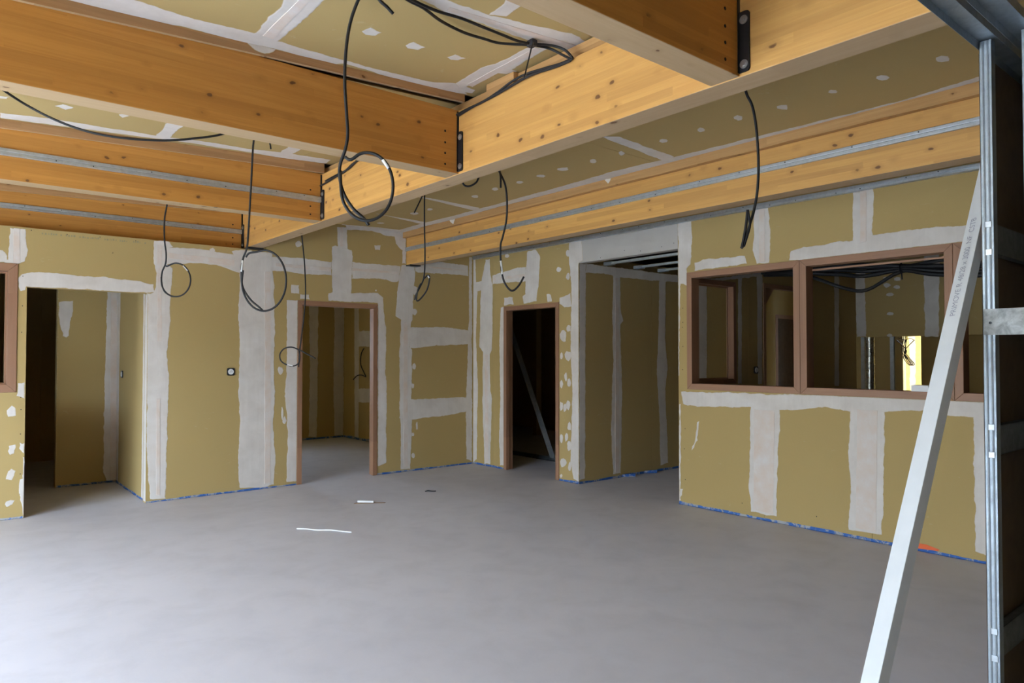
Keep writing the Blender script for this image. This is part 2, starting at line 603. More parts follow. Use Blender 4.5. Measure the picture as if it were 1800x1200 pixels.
def tape_strip(parent, fn, u0, u1, h=0.026):
    """wrinkled masking tape along the foot of a wall"""
    n = max(2, int(abs(u1 - u0) / 0.05))
    mb = MB()
    ring = []
    for i in range(n + 1):
        u = u0 + (u1 - u0) * i / n
        t = h * (0.75 + 0.35 * noise.noise(Vector((u * 3.1, h * 50, 1.3)))) + RND.uniform(-0.002, 0.002)
        ring.append((u, t, 0.012 + 0.006 * noise.noise(Vector((u * 5, 2, 9)))))
    vs, fs = [], []
    for u, t, k in ring:
        vs += [fn(u, k, 0.002), fn(u, 0.003, 0.006), fn(u, 0.0028, t)]
    for i in range(n):
        a = i * 3
        fs += [(a, a + 3, a + 4, a + 1), (a + 1, a + 4, a + 5, a + 2)]
    mb.quad_mesh(vs, fs)
    o = mb.build('masking_tape', 'blue_tape', parent)
    o['label'] = 'blue masking tape smeared with grey'
    return o


# ------------------------------------------------------------------ measured outlines (metres)
PATCH = {
 'A': [
  ('p', [(0.541,2.62),(0.657,2.622),(0.679,2.431),(0.655,2.322),(0.606,2.296),(0.568,2.293),(0.526,2.299),(0.536,2.512)]),
  ('t', [(0.568,2.619),(0.614,2.62),(0.622,2.305),(0.568,2.3)]),
  ('p', [(0.396,2.427),(0.49,2.413),(0.525,2.369),(0.529,2.309),(0.398,2.307)]),
  ('p', [(0.606,2.172),(0.634,2.209),(0.705,2.233),(0.902,2.24),(1.1,2.228),(1.33,2.226),(1.579,2.214),(1.726,2.191),(1.744,2.11),(1.662,2.096),(0.667,2.096),(0.663,2.064),(0.625,2.051),(0.607,2.095)]),
  ('p', [(1.724,2.628),(1.869,2.635),(1.907,2.583),(1.85,2.559),(1.852,2.399),(1.902,2.363),(1.887,2.121),(1.882,1.774),(1.855,1.508),(1.878,1.243),(1.873,0.978),(1.865,0.503),(1.86,0.021),(1.713,0.035),(1.694,0.258),(1.678,0.519),(1.662,2.082),(1.729,2.112),(1.751,2.298),(1.721,2.401)]),
  ('t', [(1.753,2.589),(1.801,2.588),(1.806,1.614),(1.765,1.613)]),
  ('t', [(1.763,1.035),(1.799,1.034),(1.806,0.062),(1.768,0.067)]),
  ('p', [(1.838,2.576),(2.157,2.59),(2.519,2.564),(2.93,2.577),(3.329,2.594),(3.646,2.582),(3.646,2.42),(3.399,2.408),(2.963,2.42),(2.551,2.37),(2.331,2.432),(2.102,2.43),(1.84,2.396)]),
  ('t', [(1.86,2.52),(2.519,2.503),(2.52,2.435),(1.861,2.462)]),
  ('t', [(2.969,2.51),(3.639,2.514),(3.639,2.466),(2.969,2.472)]),
  ('p', [(2.575,2.448),(2.488,2.595),(2.587,2.624),(2.934,2.616),(2.936,2.436),(2.957,2.203),(2.974,1.816),(2.963,1.375),(2.973,1.099),(2.959,0.688),(2.99,0.356),(2.972,0.034),(2.821,0.011),(2.594,0.039),(2.574,0.314),(2.589,0.711),(2.573,1.111),(2.582,1.645),(2.561,1.911),(2.577,2.18)]),
  ('t', [(2.847,2.402),(2.914,2.407),(2.929,1.101),(2.931,0.061),(2.865,0.055),(2.86,1.376)]),
  ('p', [(3.099,2.1),(3.232,2.106),(3.246,0.042),(3.113,0.046),(3.124,0.538),(3.092,1.04),(3.104,1.374)]),
  ('p', [(3.709,3.004),(3.841,3.02),(3.852,2.754),(3.72,2.752)]),
  ('t', [(3.752,3.005),(3.789,3.009),(3.79,2.777),(3.751,2.773)]),
  ('p', [(3.647,2.762),(3.689,2.782),(3.842,2.761),(3.905,2.744),(3.916,2.617),(3.901,2.225),(3.889,2.133),(3.675,2.131),(3.656,2.211),(3.642,2.536)]),
  ('p', [(3.606,2.207),(3.683,2.232),(3.924,2.225),(4.258,2.251),(4.337,2.194),(4.345,2.04),(4.38,1.826),(4.375,1.365),(4.394,0.996),(4.387,0.138),(4.27,0.104),(4.255,2.122),(3.606,2.12)]),
  ('p', [(3.152,2.279),(3.248,2.28),(3.252,2.177),(3.153,2.182)]),
  ('p', [(3.26,2.177),(3.368,2.178),(3.378,2.121),(3.26,2.121)]),
  ('p', [(3.281,2.753),(3.263,2.726),(3.244,2.715),(3.218,2.71),(3.2,2.728),(3.198,2.76),(3.22,2.783),(3.244,2.792),(3.266,2.776)]),
  ('p', [(4.205,2.836),(4.298,2.845),(4.291,2.782),(4.219,2.778)]),
  ('p', [(4.244,2.278),(4.244,2.271),(4.236,2.265),(4.228,2.268),(4.224,2.273),(4.223,2.281),(4.228,2.286),(4.236,2.289),(4.244,2.284)]),
  ('p', [(3.908,2.604),(4.252,2.605),(4.583,2.609),(4.556,2.417),(4.454,2.398),(4.319,2.421),(3.909,2.398)]),
  ('t', [(3.918,2.531),(4.535,2.532),(4.535,2.502),(3.919,2.496)]),
  ('p', [(4.597,2.622),(4.79,2.638),(4.802,2.521),(4.784,2.377),(4.773,2.186),(4.763,1.931),(4.738,1.867),(4.72,1.583),(4.757,1.551),(4.751,1.046),(4.76,0.668),(4.753,0.417),(4.736,0.026),(4.592,0.031),(4.59,0.615),(4.568,0.803),(4.578,0.958),(4.565,1.488),(4.592,1.926),(4.51,1.97),(4.537,2.298),(4.561,2.488)]),
  ('t', [(4.628,1.895),(4.686,1.897),(4.693,0.062),(4.635,0.058)]),
  ('p', [(4.719,1.835),(5.153,1.853),(5.686,1.82),(5.686,1.625),(5.154,1.603),(4.72,1.567)]),
  ('p', [(4.614,0.91),(5.078,0.914),(5.687,0.908),(5.687,0.716),(5.273,0.678),(4.742,0.653),(4.568,0.679)]),
  ('p', [(5.655,2.822),(5.71,2.827),(5.713,0.026),(5.617,0.069),(5.604,0.687),(5.628,1.356),(5.656,2.029)]),
  ('p', [(3.816,3.044),(4.224,3.079),(4.602,3.07),(4.637,3.032),(4.661,2.961),(4.662,2.639),(4.604,2.64),(4.61,2.81),(4.513,2.885),(4.492,2.973),(4.357,2.97),(4.172,3.008),(3.841,2.982)]),
  ('p', [(4.841,2.631),(5.003,2.699),(5.146,2.72),(5.641,2.702),(5.648,2.557),(5.243,2.558),(4.841,2.543),(4.801,2.559),(4.797,2.627)]),
  ('t', [(5.003,2.644),(5.629,2.639),(5.629,2.613),(5.004,2.62)]),
  ('p', [(4.849,2.317),(4.84,2.276),(4.811,2.252),(4.784,2.25),(4.76,2.294),(4.765,2.336),(4.778,2.371),(4.81,2.363),(4.836,2.353)]),
  ('p', [(4.835,2.036),(4.819,2.006),(4.798,1.986),(4.773,1.998),(4.746,2.02),(4.75,2.047),(4.77,2.075),(4.8,2.079),(4.824,2.064)]),
  ('p', [(4.818,1.336),(4.809,1.302),(4.792,1.29),(4.774,1.296),(4.756,1.322),(4.76,1.355),(4.772,1.37),(4.792,1.377),(4.809,1.365)]),
  ('p', [(4.789,1.083),(4.785,1.061),(4.773,1.05),(4.76,1.051),(4.753,1.071),(4.746,1.098),(4.759,1.118),(4.773,1.115),(4.789,1.107)]),
  ('p', [(4.806,0.192),(4.802,0.172),(4.785,0.154),(4.768,0.161),(4.749,0.183),(4.749,0.211),(4.766,0.229),(4.784,0.23),(4.8,0.214)]),
  ('p', [(4.846,0.568),(4.847,0.527),(4.834,0.52),(4.82,0.522),(4.817,0.555),(4.813,0.593),(4.822,0.615),(4.833,0.625),(4.843,0.61)]),
  ('p', [(4.794,0.461),(4.79,0.446),(4.776,0.44),(4.762,0.442),(4.753,0.456),(4.749,0.471),(4.761,0.487),(4.775,0.491),(4.791,0.475)]),
  ('p', [(3.072,1.305),(3.061,1.273),(3.039,1.252),(3.019,1.263),(3.009,1.288),(3.0,1.32),(3.016,1.351),(3.039,1.342),(3.057,1.338)]),
  ('p', [(3.075,0.819),(3.072,0.776),(3.064,0.739),(3.053,0.762),(3.047,0.793),(3.047,0.842),(3.05,0.893),(3.062,0.894),(3.073,0.859)]),
  ('p', [(3.114,0.739),(3.102,0.713),(3.09,0.696),(3.072,0.706),(3.059,0.723),(3.067,0.76),(3.073,0.774),(3.089,0.794),(3.101,0.765)]),
  ('p', [(0.555,0.662),(0.607,0.67),(0.598,0.59),(0.566,0.576),(0.549,0.612)]),
  ('p', [(0.554,0.433),(0.578,0.456),(0.61,0.432),(0.583,0.35),(0.537,0.364),(0.543,0.401)]),
  ('p', [(0.54,0.165),(0.575,0.177),(0.608,0.169),(0.589,0.133),(0.548,0.113),(0.533,0.141)]),
  ('p', [(0.536,0.978),(0.574,1.023),(0.603,0.998),(0.608,0.927),(0.547,0.919)]),
  ('p', [(0.616,1.221),(0.668,1.229),(0.67,1.077),(0.606,1.103)]),
  ('p', [(0.635,0.685),(0.656,0.671),(0.675,0.678),(0.676,0.583),(0.657,0.594),(0.632,0.63)]),
  ('p', [(0.66,0.551),(0.677,0.549),(0.683,0.026),(0.667,0.029),(0.648,0.193),(0.635,0.289),(0.642,0.352),(0.662,0.358)]),
  ('p', [(0.547,2.314),(0.541,2.302),(0.529,2.288),(0.513,2.296),(0.501,2.302),(0.508,2.317),(0.515,2.327),(0.528,2.332),(0.543,2.329)]),
  ('p', [(2.321,2.591),(2.314,2.573),(2.298,2.569),(2.277,2.567),(2.263,2.577),(2.259,2.594),(2.275,2.606),(2.296,2.616),(2.312,2.604)]),
 ],
 'B': [
  ('p', [(7.74,2.821),(7.672,2.807),(7.66,2.467),(7.626,2.363),(7.659,1.691),(7.613,1.02),(7.635,0.35),(7.64,0.065),(7.735,0.004)]),
  ('p', [(7.45,2.766),(7.353,2.766),(7.342,2.573),(7.289,2.339),(7.299,1.75),(7.315,1.537),(7.352,1.488),(7.341,1.03),(7.304,0.9),(7.341,0.034),(7.475,0.018),(7.514,0.758),(7.504,1.522),(7.586,1.589),(7.57,2.024),(7.549,2.425),(7.477,2.686)]),
  ('t', [(7.46,1.488),(7.385,1.488),(7.383,0.061),(7.448,0.054)]),
  ('p', [(7.3,2.536),(6.831,2.589),(6.619,2.584),(6.619,2.398),(6.93,2.414),(7.3,2.415)]),
  ('t', [(7.268,2.501),(6.638,2.502),(6.638,2.459),(7.268,2.462)]),
  ('p', [(7.683,2.476),(7.532,2.484),(7.532,2.356),(7.682,2.351)]),
  ('p', [(6.591,2.776),(6.429,2.779),(6.352,2.679),(6.37,2.423),(6.416,2.138),(6.662,2.122),(6.686,2.217),(6.629,2.244),(6.629,2.539)]),
  ('p', [(7.056,2.225),(6.88,2.22),(6.856,2.124),(7.056,2.122)]),
  ('p', [(6.237,2.217),(6.162,2.203),(6.141,2.121),(6.219,2.117)]),
  ('p', [(6.941,2.76),(6.954,2.744),(6.985,2.735),(7.022,2.742),(7.038,2.761),(7.033,2.779),(7.017,2.795),(6.988,2.791),(6.963,2.779)]),
  ('p', [(5.977,2.488),(5.99,2.471),(6.01,2.462),(6.043,2.465),(6.066,2.485),(6.063,2.507),(6.04,2.53),(6.01,2.521),(5.978,2.506)]),
  ('p', [(5.829,2.665),(5.832,2.636),(5.857,2.627),(5.884,2.632),(5.901,2.654),(5.904,2.69),(5.881,2.714),(5.857,2.707),(5.835,2.697)]),
  ('p', [(5.838,2.391),(5.84,2.369),(5.86,2.355),(5.88,2.359),(5.905,2.384),(5.898,2.409),(5.885,2.432),(5.86,2.444),(5.837,2.424)]),
  ('p', [(5.896,1.696),(5.905,1.636),(5.937,1.631),(5.972,1.643),(6.001,1.674),(6.011,1.722),(5.972,1.772),(5.934,1.774),(5.897,1.744)]),
  ('p', [(5.824,1.786),(5.826,1.757),(5.848,1.753),(5.874,1.747),(5.896,1.773),(5.896,1.801),(5.875,1.827),(5.849,1.833),(5.824,1.816)]),
  ('p', [(5.952,1.464),(5.959,1.44),(5.977,1.427),(5.992,1.427),(6.006,1.448),(6.004,1.48),(5.997,1.498),(5.976,1.514),(5.958,1.497)]),
  ('p', [(5.805,1.47),(5.828,1.428),(5.86,1.402),(5.9,1.422),(5.921,1.45),(5.928,1.487),(5.894,1.527),(5.858,1.518),(5.823,1.515)]),
  ('p', [(5.946,1.137),(5.962,1.106),(5.975,1.078),(6.0,1.1),(6.006,1.12),(6.009,1.155),(5.998,1.17),(5.975,1.19),(5.96,1.168)]),
  ('p', [(5.884,1.225),(5.882,1.191),(5.902,1.163),(5.92,1.18),(5.93,1.202),(5.937,1.242),(5.922,1.262),(5.901,1.278),(5.888,1.263)]),
  ('p', [(5.815,1.155),(5.828,1.114),(5.851,1.106),(5.877,1.114),(5.886,1.138),(5.883,1.171),(5.876,1.191),(5.85,1.213),(5.828,1.193)]),
  ('p', [(5.949,0.876),(5.957,0.844),(5.976,0.825),(5.996,0.817),(6.013,0.856),(6.007,0.894),(6.0,0.931),(5.976,0.92),(5.954,0.916)]),
  ('p', [(5.887,0.865),(5.899,0.831),(5.918,0.816),(5.941,0.809),(5.951,0.844),(5.949,0.881),(5.94,0.9),(5.918,0.91),(5.901,0.906)]),
  ('p', [(5.828,0.897),(5.841,0.863),(5.86,0.831),(5.887,0.846),(5.9,0.869),(5.903,0.914),(5.88,0.952),(5.861,0.948),(5.834,0.932)]),
  ('p', [(5.821,0.649),(5.82,0.607),(5.843,0.604),(5.869,0.604),(5.885,0.624),(5.876,0.666),(5.87,0.686),(5.843,0.706),(5.821,0.677)]),
  ('p', [(5.954,0.5),(5.963,0.455),(5.978,0.438),(5.996,0.447),(6.01,0.474),(6.012,0.519),(5.996,0.545),(5.978,0.548),(5.957,0.535)]),
  ('p', [(5.866,0.522),(5.873,0.493),(5.895,0.473),(5.915,0.461),(5.923,0.497),(5.925,0.537),(5.913,0.557),(5.895,0.57),(5.871,0.558)]),
  ('p', [(5.814,0.427),(5.824,0.38),(5.845,0.367),(5.87,0.359),(5.886,0.393),(5.89,0.445),(5.871,0.477),(5.844,0.479),(5.828,0.477)]),
  ('p', [(5.889,0.219),(5.913,0.186),(5.945,0.167),(5.98,0.154),(5.999,0.187),(6.009,0.221),(5.986,0.261),(5.943,0.269),(5.905,0.254)]),
  ('p', [(5.812,0.185),(5.822,0.156),(5.837,0.129),(5.861,0.134),(5.876,0.161),(5.867,0.197),(5.86,0.223),(5.838,0.245),(5.816,0.224)]),
  ('p', [(5.965,0.06),(5.969,0.047),(5.984,0.034),(6.002,0.034),(6.008,0.046),(6.013,0.061),(5.999,0.072),(5.984,0.084),(5.967,0.073)]),
  ('p', [(7.122,2.1),(7.051,2.109),(7.051,0.052),(7.142,0.041),(7.158,0.392),(7.132,1.037),(7.153,1.682)]),
  ('p', [(5.844,2.802),(5.642,2.797),(5.624,2.556),(5.687,2.54),(5.695,0.022),(5.783,0.047),(5.831,0.226),(5.8,1.084),(5.827,1.657),(5.813,2.231),(5.853,2.639)]),
  ('p', [(6.012,2.158),(5.825,2.203),(5.805,2.044),(5.929,2.036),(6.012,2.084)]),
  ('p', [(4.296,2.808),(4.135,2.797),(4.129,2.653),(4.151,2.361),(4.196,2.324),(4.19,2.154),(4.266,2.182),(4.29,1.269),(4.306,1.269)]),
  ('p', [(4.106,2.378),(3.93,2.401),(3.553,2.383),(3.532,2.307),(4.106,2.294)]),
  ('p', [(3.463,2.801),(3.316,2.792),(3.298,2.541),(3.31,2.295),(3.436,2.295),(3.477,2.429),(3.459,2.563)]),
  ('t', [(3.41,2.788),(3.351,2.787),(3.351,2.309),(3.41,2.31)]),
  ('p', [(2.574,2.795),(2.415,2.793),(2.42,2.407),(2.578,2.384)]),
  ('t', [(2.515,2.789),(2.465,2.789),(2.469,2.379),(2.519,2.368)]),
  ('p', [(3.129,2.295),(3.109,2.377),(2.992,2.4),(2.578,2.402),(2.42,2.424),(2.237,2.424),(1.939,2.422),(1.641,2.402),(1.642,2.289),(1.871,2.287),(3.022,2.28)]),
  ('p', [(4.27,1.115),(4.195,1.112),(3.022,1.135),(2.009,1.15),(1.643,1.148),(1.644,1.031),(1.873,1.024),(2.046,1.051),(2.343,1.025),(2.615,1.013),(2.819,1.04),(2.977,1.013),(3.226,0.99),(3.518,1.001),(4.08,0.97),(4.248,0.992)]),
  ('p', [(3.509,1.101),(3.225,1.09),(3.22,0.84),(3.242,0.656),(3.259,0.056),(3.513,0.057),(3.532,0.32),(3.513,0.629)]),
  ('t', [(3.471,0.985),(3.268,0.985),(3.291,0.067),(3.484,0.08)]),
  ('p', [(2.604,1.098),(2.343,1.09),(2.351,0.745),(2.36,0.44),(2.377,0.068),(2.636,0.06),(2.622,0.339),(2.629,0.717)]),
  ('t', [(2.559,1.037),(2.398,1.036),(2.42,0.08),(2.577,0.086)]),
  ('p', [(1.739,1.122),(1.628,1.127),(1.641,0.052),(1.744,0.075),(1.746,0.62)]),
  ('p', [(4.087,0.823),(4.057,0.838),(4.077,0.648),(4.144,0.553),(4.107,0.67)]),
  ('p', [(4.288,0.152),(4.251,0.157),(4.264,0.091),(4.295,0.048)]),
  ('p', [(4.295,0.99),(4.273,0.991),(4.28,0.037),(4.302,0.034)]),
 ],
 'CL': [
  ('p', [(0.658,3.56),(0.951,3.601),(1.253,3.598),(1.395,3.625),(1.787,3.658),(2.116,3.671),(2.4,3.658),(2.53,3.595),(2.713,3.718),(2.398,3.754),(1.812,3.71),(1.779,3.743),(1.435,3.729),(1.277,3.741),(0.986,3.728),(0.653,3.752),(0.46,3.738),(0.4,3.729)]),
  ('p', [(1.246,3.118),(1.404,3.007),(1.409,3.173),(1.414,3.353),(1.404,3.585),(1.395,3.642),(1.26,3.618),(1.27,3.547),(1.255,3.389),(1.267,3.273)]),
  ('t', [(1.307,3.101),(1.35,3.071),(1.368,3.61),(1.31,3.6)]),
  ('p', [(1.702,3.271),(1.721,3.202),(1.796,3.223),(1.789,3.277),(1.738,3.295)]),
  ('p', [(1.979,3.293),(1.99,3.224),(2.083,3.249),(2.069,3.304),(2.008,3.318)]),
  ('p', [(2.253,3.292),(2.27,3.232),(2.356,3.241),(2.335,3.296),(2.294,3.313)]),
  ('p', [(2.527,3.597),(2.514,3.286),(2.544,3.214),(2.552,2.918),(2.661,2.871),(2.662,2.994),(2.683,3.224),(2.729,3.225),(2.7,3.299),(2.616,3.334),(2.621,3.605),(2.706,3.622),(2.725,3.685),(2.657,3.705)]),
  ('t', [(2.598,3.573),(2.584,2.905),(2.631,2.901),(2.652,3.585)]),
  ('p', [(1.72,2.797),(1.84,2.738),(1.924,2.741),(2.144,2.745),(2.197,2.73),(2.562,2.675),(2.627,2.655),(2.701,2.664),(2.832,2.726),(2.852,2.768),(2.834,2.819),(2.621,2.852),(2.38,2.86),(2.173,2.84),(1.929,2.844)]),
  ('t', [(1.925,2.789),(2.767,2.752),(2.781,2.798),(1.933,2.826)]),
  ('p', [(2.13,2.747),(2.122,2.637),(2.094,2.559),(2.195,2.488),(2.209,2.633),(2.217,2.709)]),
  ('p', [(0.336,5.694),(0.65,5.662),(1.276,5.706),(1.578,5.674),(1.982,5.707),(2.248,5.663),(2.673,5.683),(2.681,5.814),(2.316,5.833),(1.983,5.805),(1.535,5.774),(1.019,5.8),(0.735,5.804),(0.344,5.815)]),
  ('p', [(1.27,5.354),(1.381,5.33),(1.38,5.506),(1.387,5.723),(1.276,5.723),(1.283,5.535)]),
  ('p', [(2.198,5.456),(2.319,5.459),(2.326,5.616),(2.301,5.735),(2.215,5.725)]),
  ('p', [(0.599,5.363),(0.638,5.299),(0.705,5.333),(0.668,5.411)]),
  ('p', [(0.962,5.331),(0.997,5.295),(1.031,5.33),(0.998,5.394)]),
  ('p', [(0.286,5.343),(0.364,5.316),(0.351,5.373),(0.289,5.401)]),
 ],
 'CR': [
  ('p', [(4.481,7.649),(4.47,7.026),(4.498,6.478),(4.498,5.779),(4.486,4.575),(4.461,4.043),(4.511,3.403),(4.535,2.941),(4.557,2.421),(4.591,1.78),(4.518,1.215),(4.6,1.237),(4.654,1.804),(4.698,2.496),(4.635,2.987),(4.653,3.561),(4.675,4.217),(4.616,4.708),(4.603,5.914),(4.646,6.61),(4.595,7.108),(4.646,7.775)]),
  ('p', [(3.65,3.432),(3.795,3.346),(4.504,3.408),(4.57,3.543)]),
  ('p', [(3.698,5.898),(3.821,5.861),(4.471,5.912),(4.536,6.008),(4.479,6.055)]),
  ('p', [(3.765,6.882),(4.457,6.945),(4.508,7.086)]),
  ('p', [(3.76,7.707),(4.164,7.61),(4.563,7.581),(4.608,7.753),(4.185,7.792),(3.861,7.911)]),
  ('p', [(4.142,1.344),(4.17,1.357),(4.157,1.389),(4.104,1.4),(4.065,1.386),(4.062,1.356),(4.098,1.337)]),
  ('p', [(4.162,1.653),(4.183,1.677),(4.172,1.702),(4.117,1.712),(4.082,1.694),(4.086,1.669),(4.117,1.649)]),
  ('p', [(4.148,1.942),(4.161,1.959),(4.144,1.98),(4.114,1.986),(4.087,1.971),(4.083,1.953),(4.113,1.936)]),
  ('p', [(4.16,2.266),(4.2,2.292),(4.168,2.315),(4.129,2.324),(4.086,2.302),(4.091,2.272),(4.115,2.247)]),
  ('p', [(4.12,2.561),(4.153,2.589),(4.142,2.614),(4.092,2.611),(4.054,2.591),(4.04,2.552),(4.088,2.544)]),
  ('p', [(4.138,2.864),(4.157,2.887),(4.151,2.92),(4.111,2.913),(4.08,2.891),(4.063,2.857),(4.093,2.849)]),
  ('p', [(4.136,3.183),(4.156,3.21),(4.147,3.247),(4.101,3.239),(4.068,3.207),(4.067,3.184),(4.101,3.168)]),
  ('p', [(4.137,3.593),(4.16,3.632),(4.162,3.661),(4.113,3.641),(4.075,3.611),(4.06,3.569),(4.098,3.579)]),
  ('p', [(4.128,3.888),(4.157,3.934),(4.148,3.954),(4.111,3.949),(4.057,3.898),(4.052,3.863),(4.076,3.854)]),
  ('p', [(4.122,4.206),(4.141,4.24),(4.117,4.285),(4.061,4.287),(4.03,4.25),(4.043,4.211),(4.079,4.171)]),
  ('p', [(4.125,4.494),(4.147,4.542),(4.111,4.564),(4.074,4.565),(4.046,4.53),(4.052,4.496),(4.082,4.478)]),
  ('p', [(4.121,4.783),(4.134,4.835),(4.121,4.857),(4.083,4.851),(4.051,4.808),(4.055,4.778),(4.08,4.764)]),
  ('p', [(4.105,5.132),(4.128,5.182),(4.117,5.211),(4.074,5.197),(4.042,5.152),(4.035,5.109),(4.06,5.093)]),
  ('p', [(4.143,5.497),(4.174,5.549),(4.148,5.575),(4.109,5.562),(4.072,5.523),(4.075,5.474),(4.1,5.457)]),
  ('p', [(4.139,6.299),(4.149,6.35),(4.135,6.376),(4.102,6.37),(4.07,6.31),(4.066,6.27),(4.094,6.256)]),
  ('p', [(4.134,6.575),(4.148,6.644),(4.13,6.685),(4.081,6.664),(4.041,6.615),(4.049,6.555),(4.086,6.531)]),
  ('p', [(4.125,7.312),(4.128,7.352),(4.1,7.388),(4.063,7.388),(4.042,7.357),(4.056,7.314),(4.087,7.295)]),
 ],
 'K': [
  ('p', [(5.746,2.536),(5.856,2.545),(5.834,0.054),(5.738,0.039)]),
  ('p', [(5.856,2.545),(7.584,2.529),(7.583,2.438),(6.928,2.425),(6.509,2.42),(6.157,2.447),(5.847,2.43)]),
  ('p', [(6.322,2.496),(6.455,2.491),(6.462,2.025),(6.506,1.892),(6.452,1.845),(6.479,1.066),(6.451,0.045),(6.31,0.051),(6.278,0.63),(6.316,1.367),(6.306,1.959)]),
  ('t', [(6.357,2.409),(6.419,2.413),(6.415,0.072),(6.345,0.071)]),
  ('p', [(7.198,2.453),(7.34,2.454),(7.318,1.678),(7.366,1.295),(7.313,1.041),(7.366,0.084),(7.205,0.068),(7.185,0.73),(7.14,1.298),(7.179,1.834)]),
  ('p', [(8.042,2.439),(8.239,2.452),(8.225,1.134),(8.029,1.139)]),
 ],
 'P1': [
  ('p', [(1.103,2.07),(1.239,2.093),(1.242,1.975),(1.214,1.845),(1.205,1.695),(1.18,1.671),(1.143,1.689),(1.124,1.768),(1.103,1.905)]),
  ('p', [(1.58,2.264),(1.709,2.273),(1.72,0.022),(1.592,0.024),(1.556,0.126),(1.557,1.109),(1.569,1.636)]),
  ('t', [(1.615,2.267),(1.679,2.271),(1.691,0.045),(1.627,0.039)]),
 ],
 'RB': [
  ('p', [(5.118,2.432),(5.301,2.441),(5.297,0.888),(5.284,0.026),(5.133,0.05),(5.148,1.326)]),
  ('p', [(5.598,2.456),(5.8,2.466),(5.794,0.033),(5.621,0.037),(5.592,0.879),(5.609,2.078)]),
 ],
 'RR': [
  ('p', [(11.364,2.443),(11.177,2.41),(11.173,0.009),(11.321,0.017)]),
  ('p', [(11.302,1.892),(10.991,1.914),(10.64,1.895),(10.637,1.623),(11.262,1.639)]),
  ('p', [(11.348,0.887),(10.632,0.933),(10.63,0.671),(11.327,0.648)]),
 ],
 'OF': [
  ('p', [(4.29,2.721),(4.148,2.706),(4.136,1.719),(4.263,1.722)]),
  ('p', [(3.431,2.747),(3.245,2.726),(3.27,1.7),(3.424,1.704)]),
  ('p', [(3.824,2.473),(3.839,2.452),(3.878,2.455),(3.914,2.47),(3.917,2.494),(3.88,2.501),(3.839,2.498)]),
  ('p', [(3.7,2.455),(3.704,2.433),(3.749,2.432),(3.781,2.444),(3.782,2.476),(3.746,2.489),(3.712,2.481)]),
  ('p', [(3.817,2.384),(3.844,2.364),(3.879,2.351),(3.908,2.378),(3.918,2.407),(3.879,2.423),(3.845,2.412)]),
  ('p', [(3.707,2.353),(3.714,2.331),(3.755,2.329),(3.794,2.35),(3.783,2.373),(3.753,2.384),(3.717,2.374)]),
  ('p', [(3.783,2.263),(3.802,2.242),(3.848,2.24),(3.885,2.256),(3.874,2.281),(3.846,2.29),(3.808,2.289)]),
  ('p', [(3.788,2.013),(3.801,1.994),(3.843,1.994),(3.879,2.006),(3.871,2.028),(3.843,2.042),(3.8,2.031)]),
  ('p', [(3.806,1.734),(3.816,1.72),(3.851,1.711),(3.88,1.726),(3.879,1.743),(3.85,1.76),(3.819,1.753)]),
 ],
 'OP': [
  ('p', [(6.751,2.366),(6.829,2.372),(6.813,1.164),(6.735,1.166)]),
  ('p', [(7.127,2.459),(7.245,2.468),(7.226,1.148),(7.132,1.15)]),
  ('p', [(8.961,2.608),(9.102,2.619),(9.068,1.079),(8.944,1.082)]),
  ('p', [(5.91,2.215),(7.126,2.407),(7.126,2.356),(5.91,2.187)]),
 ],
}
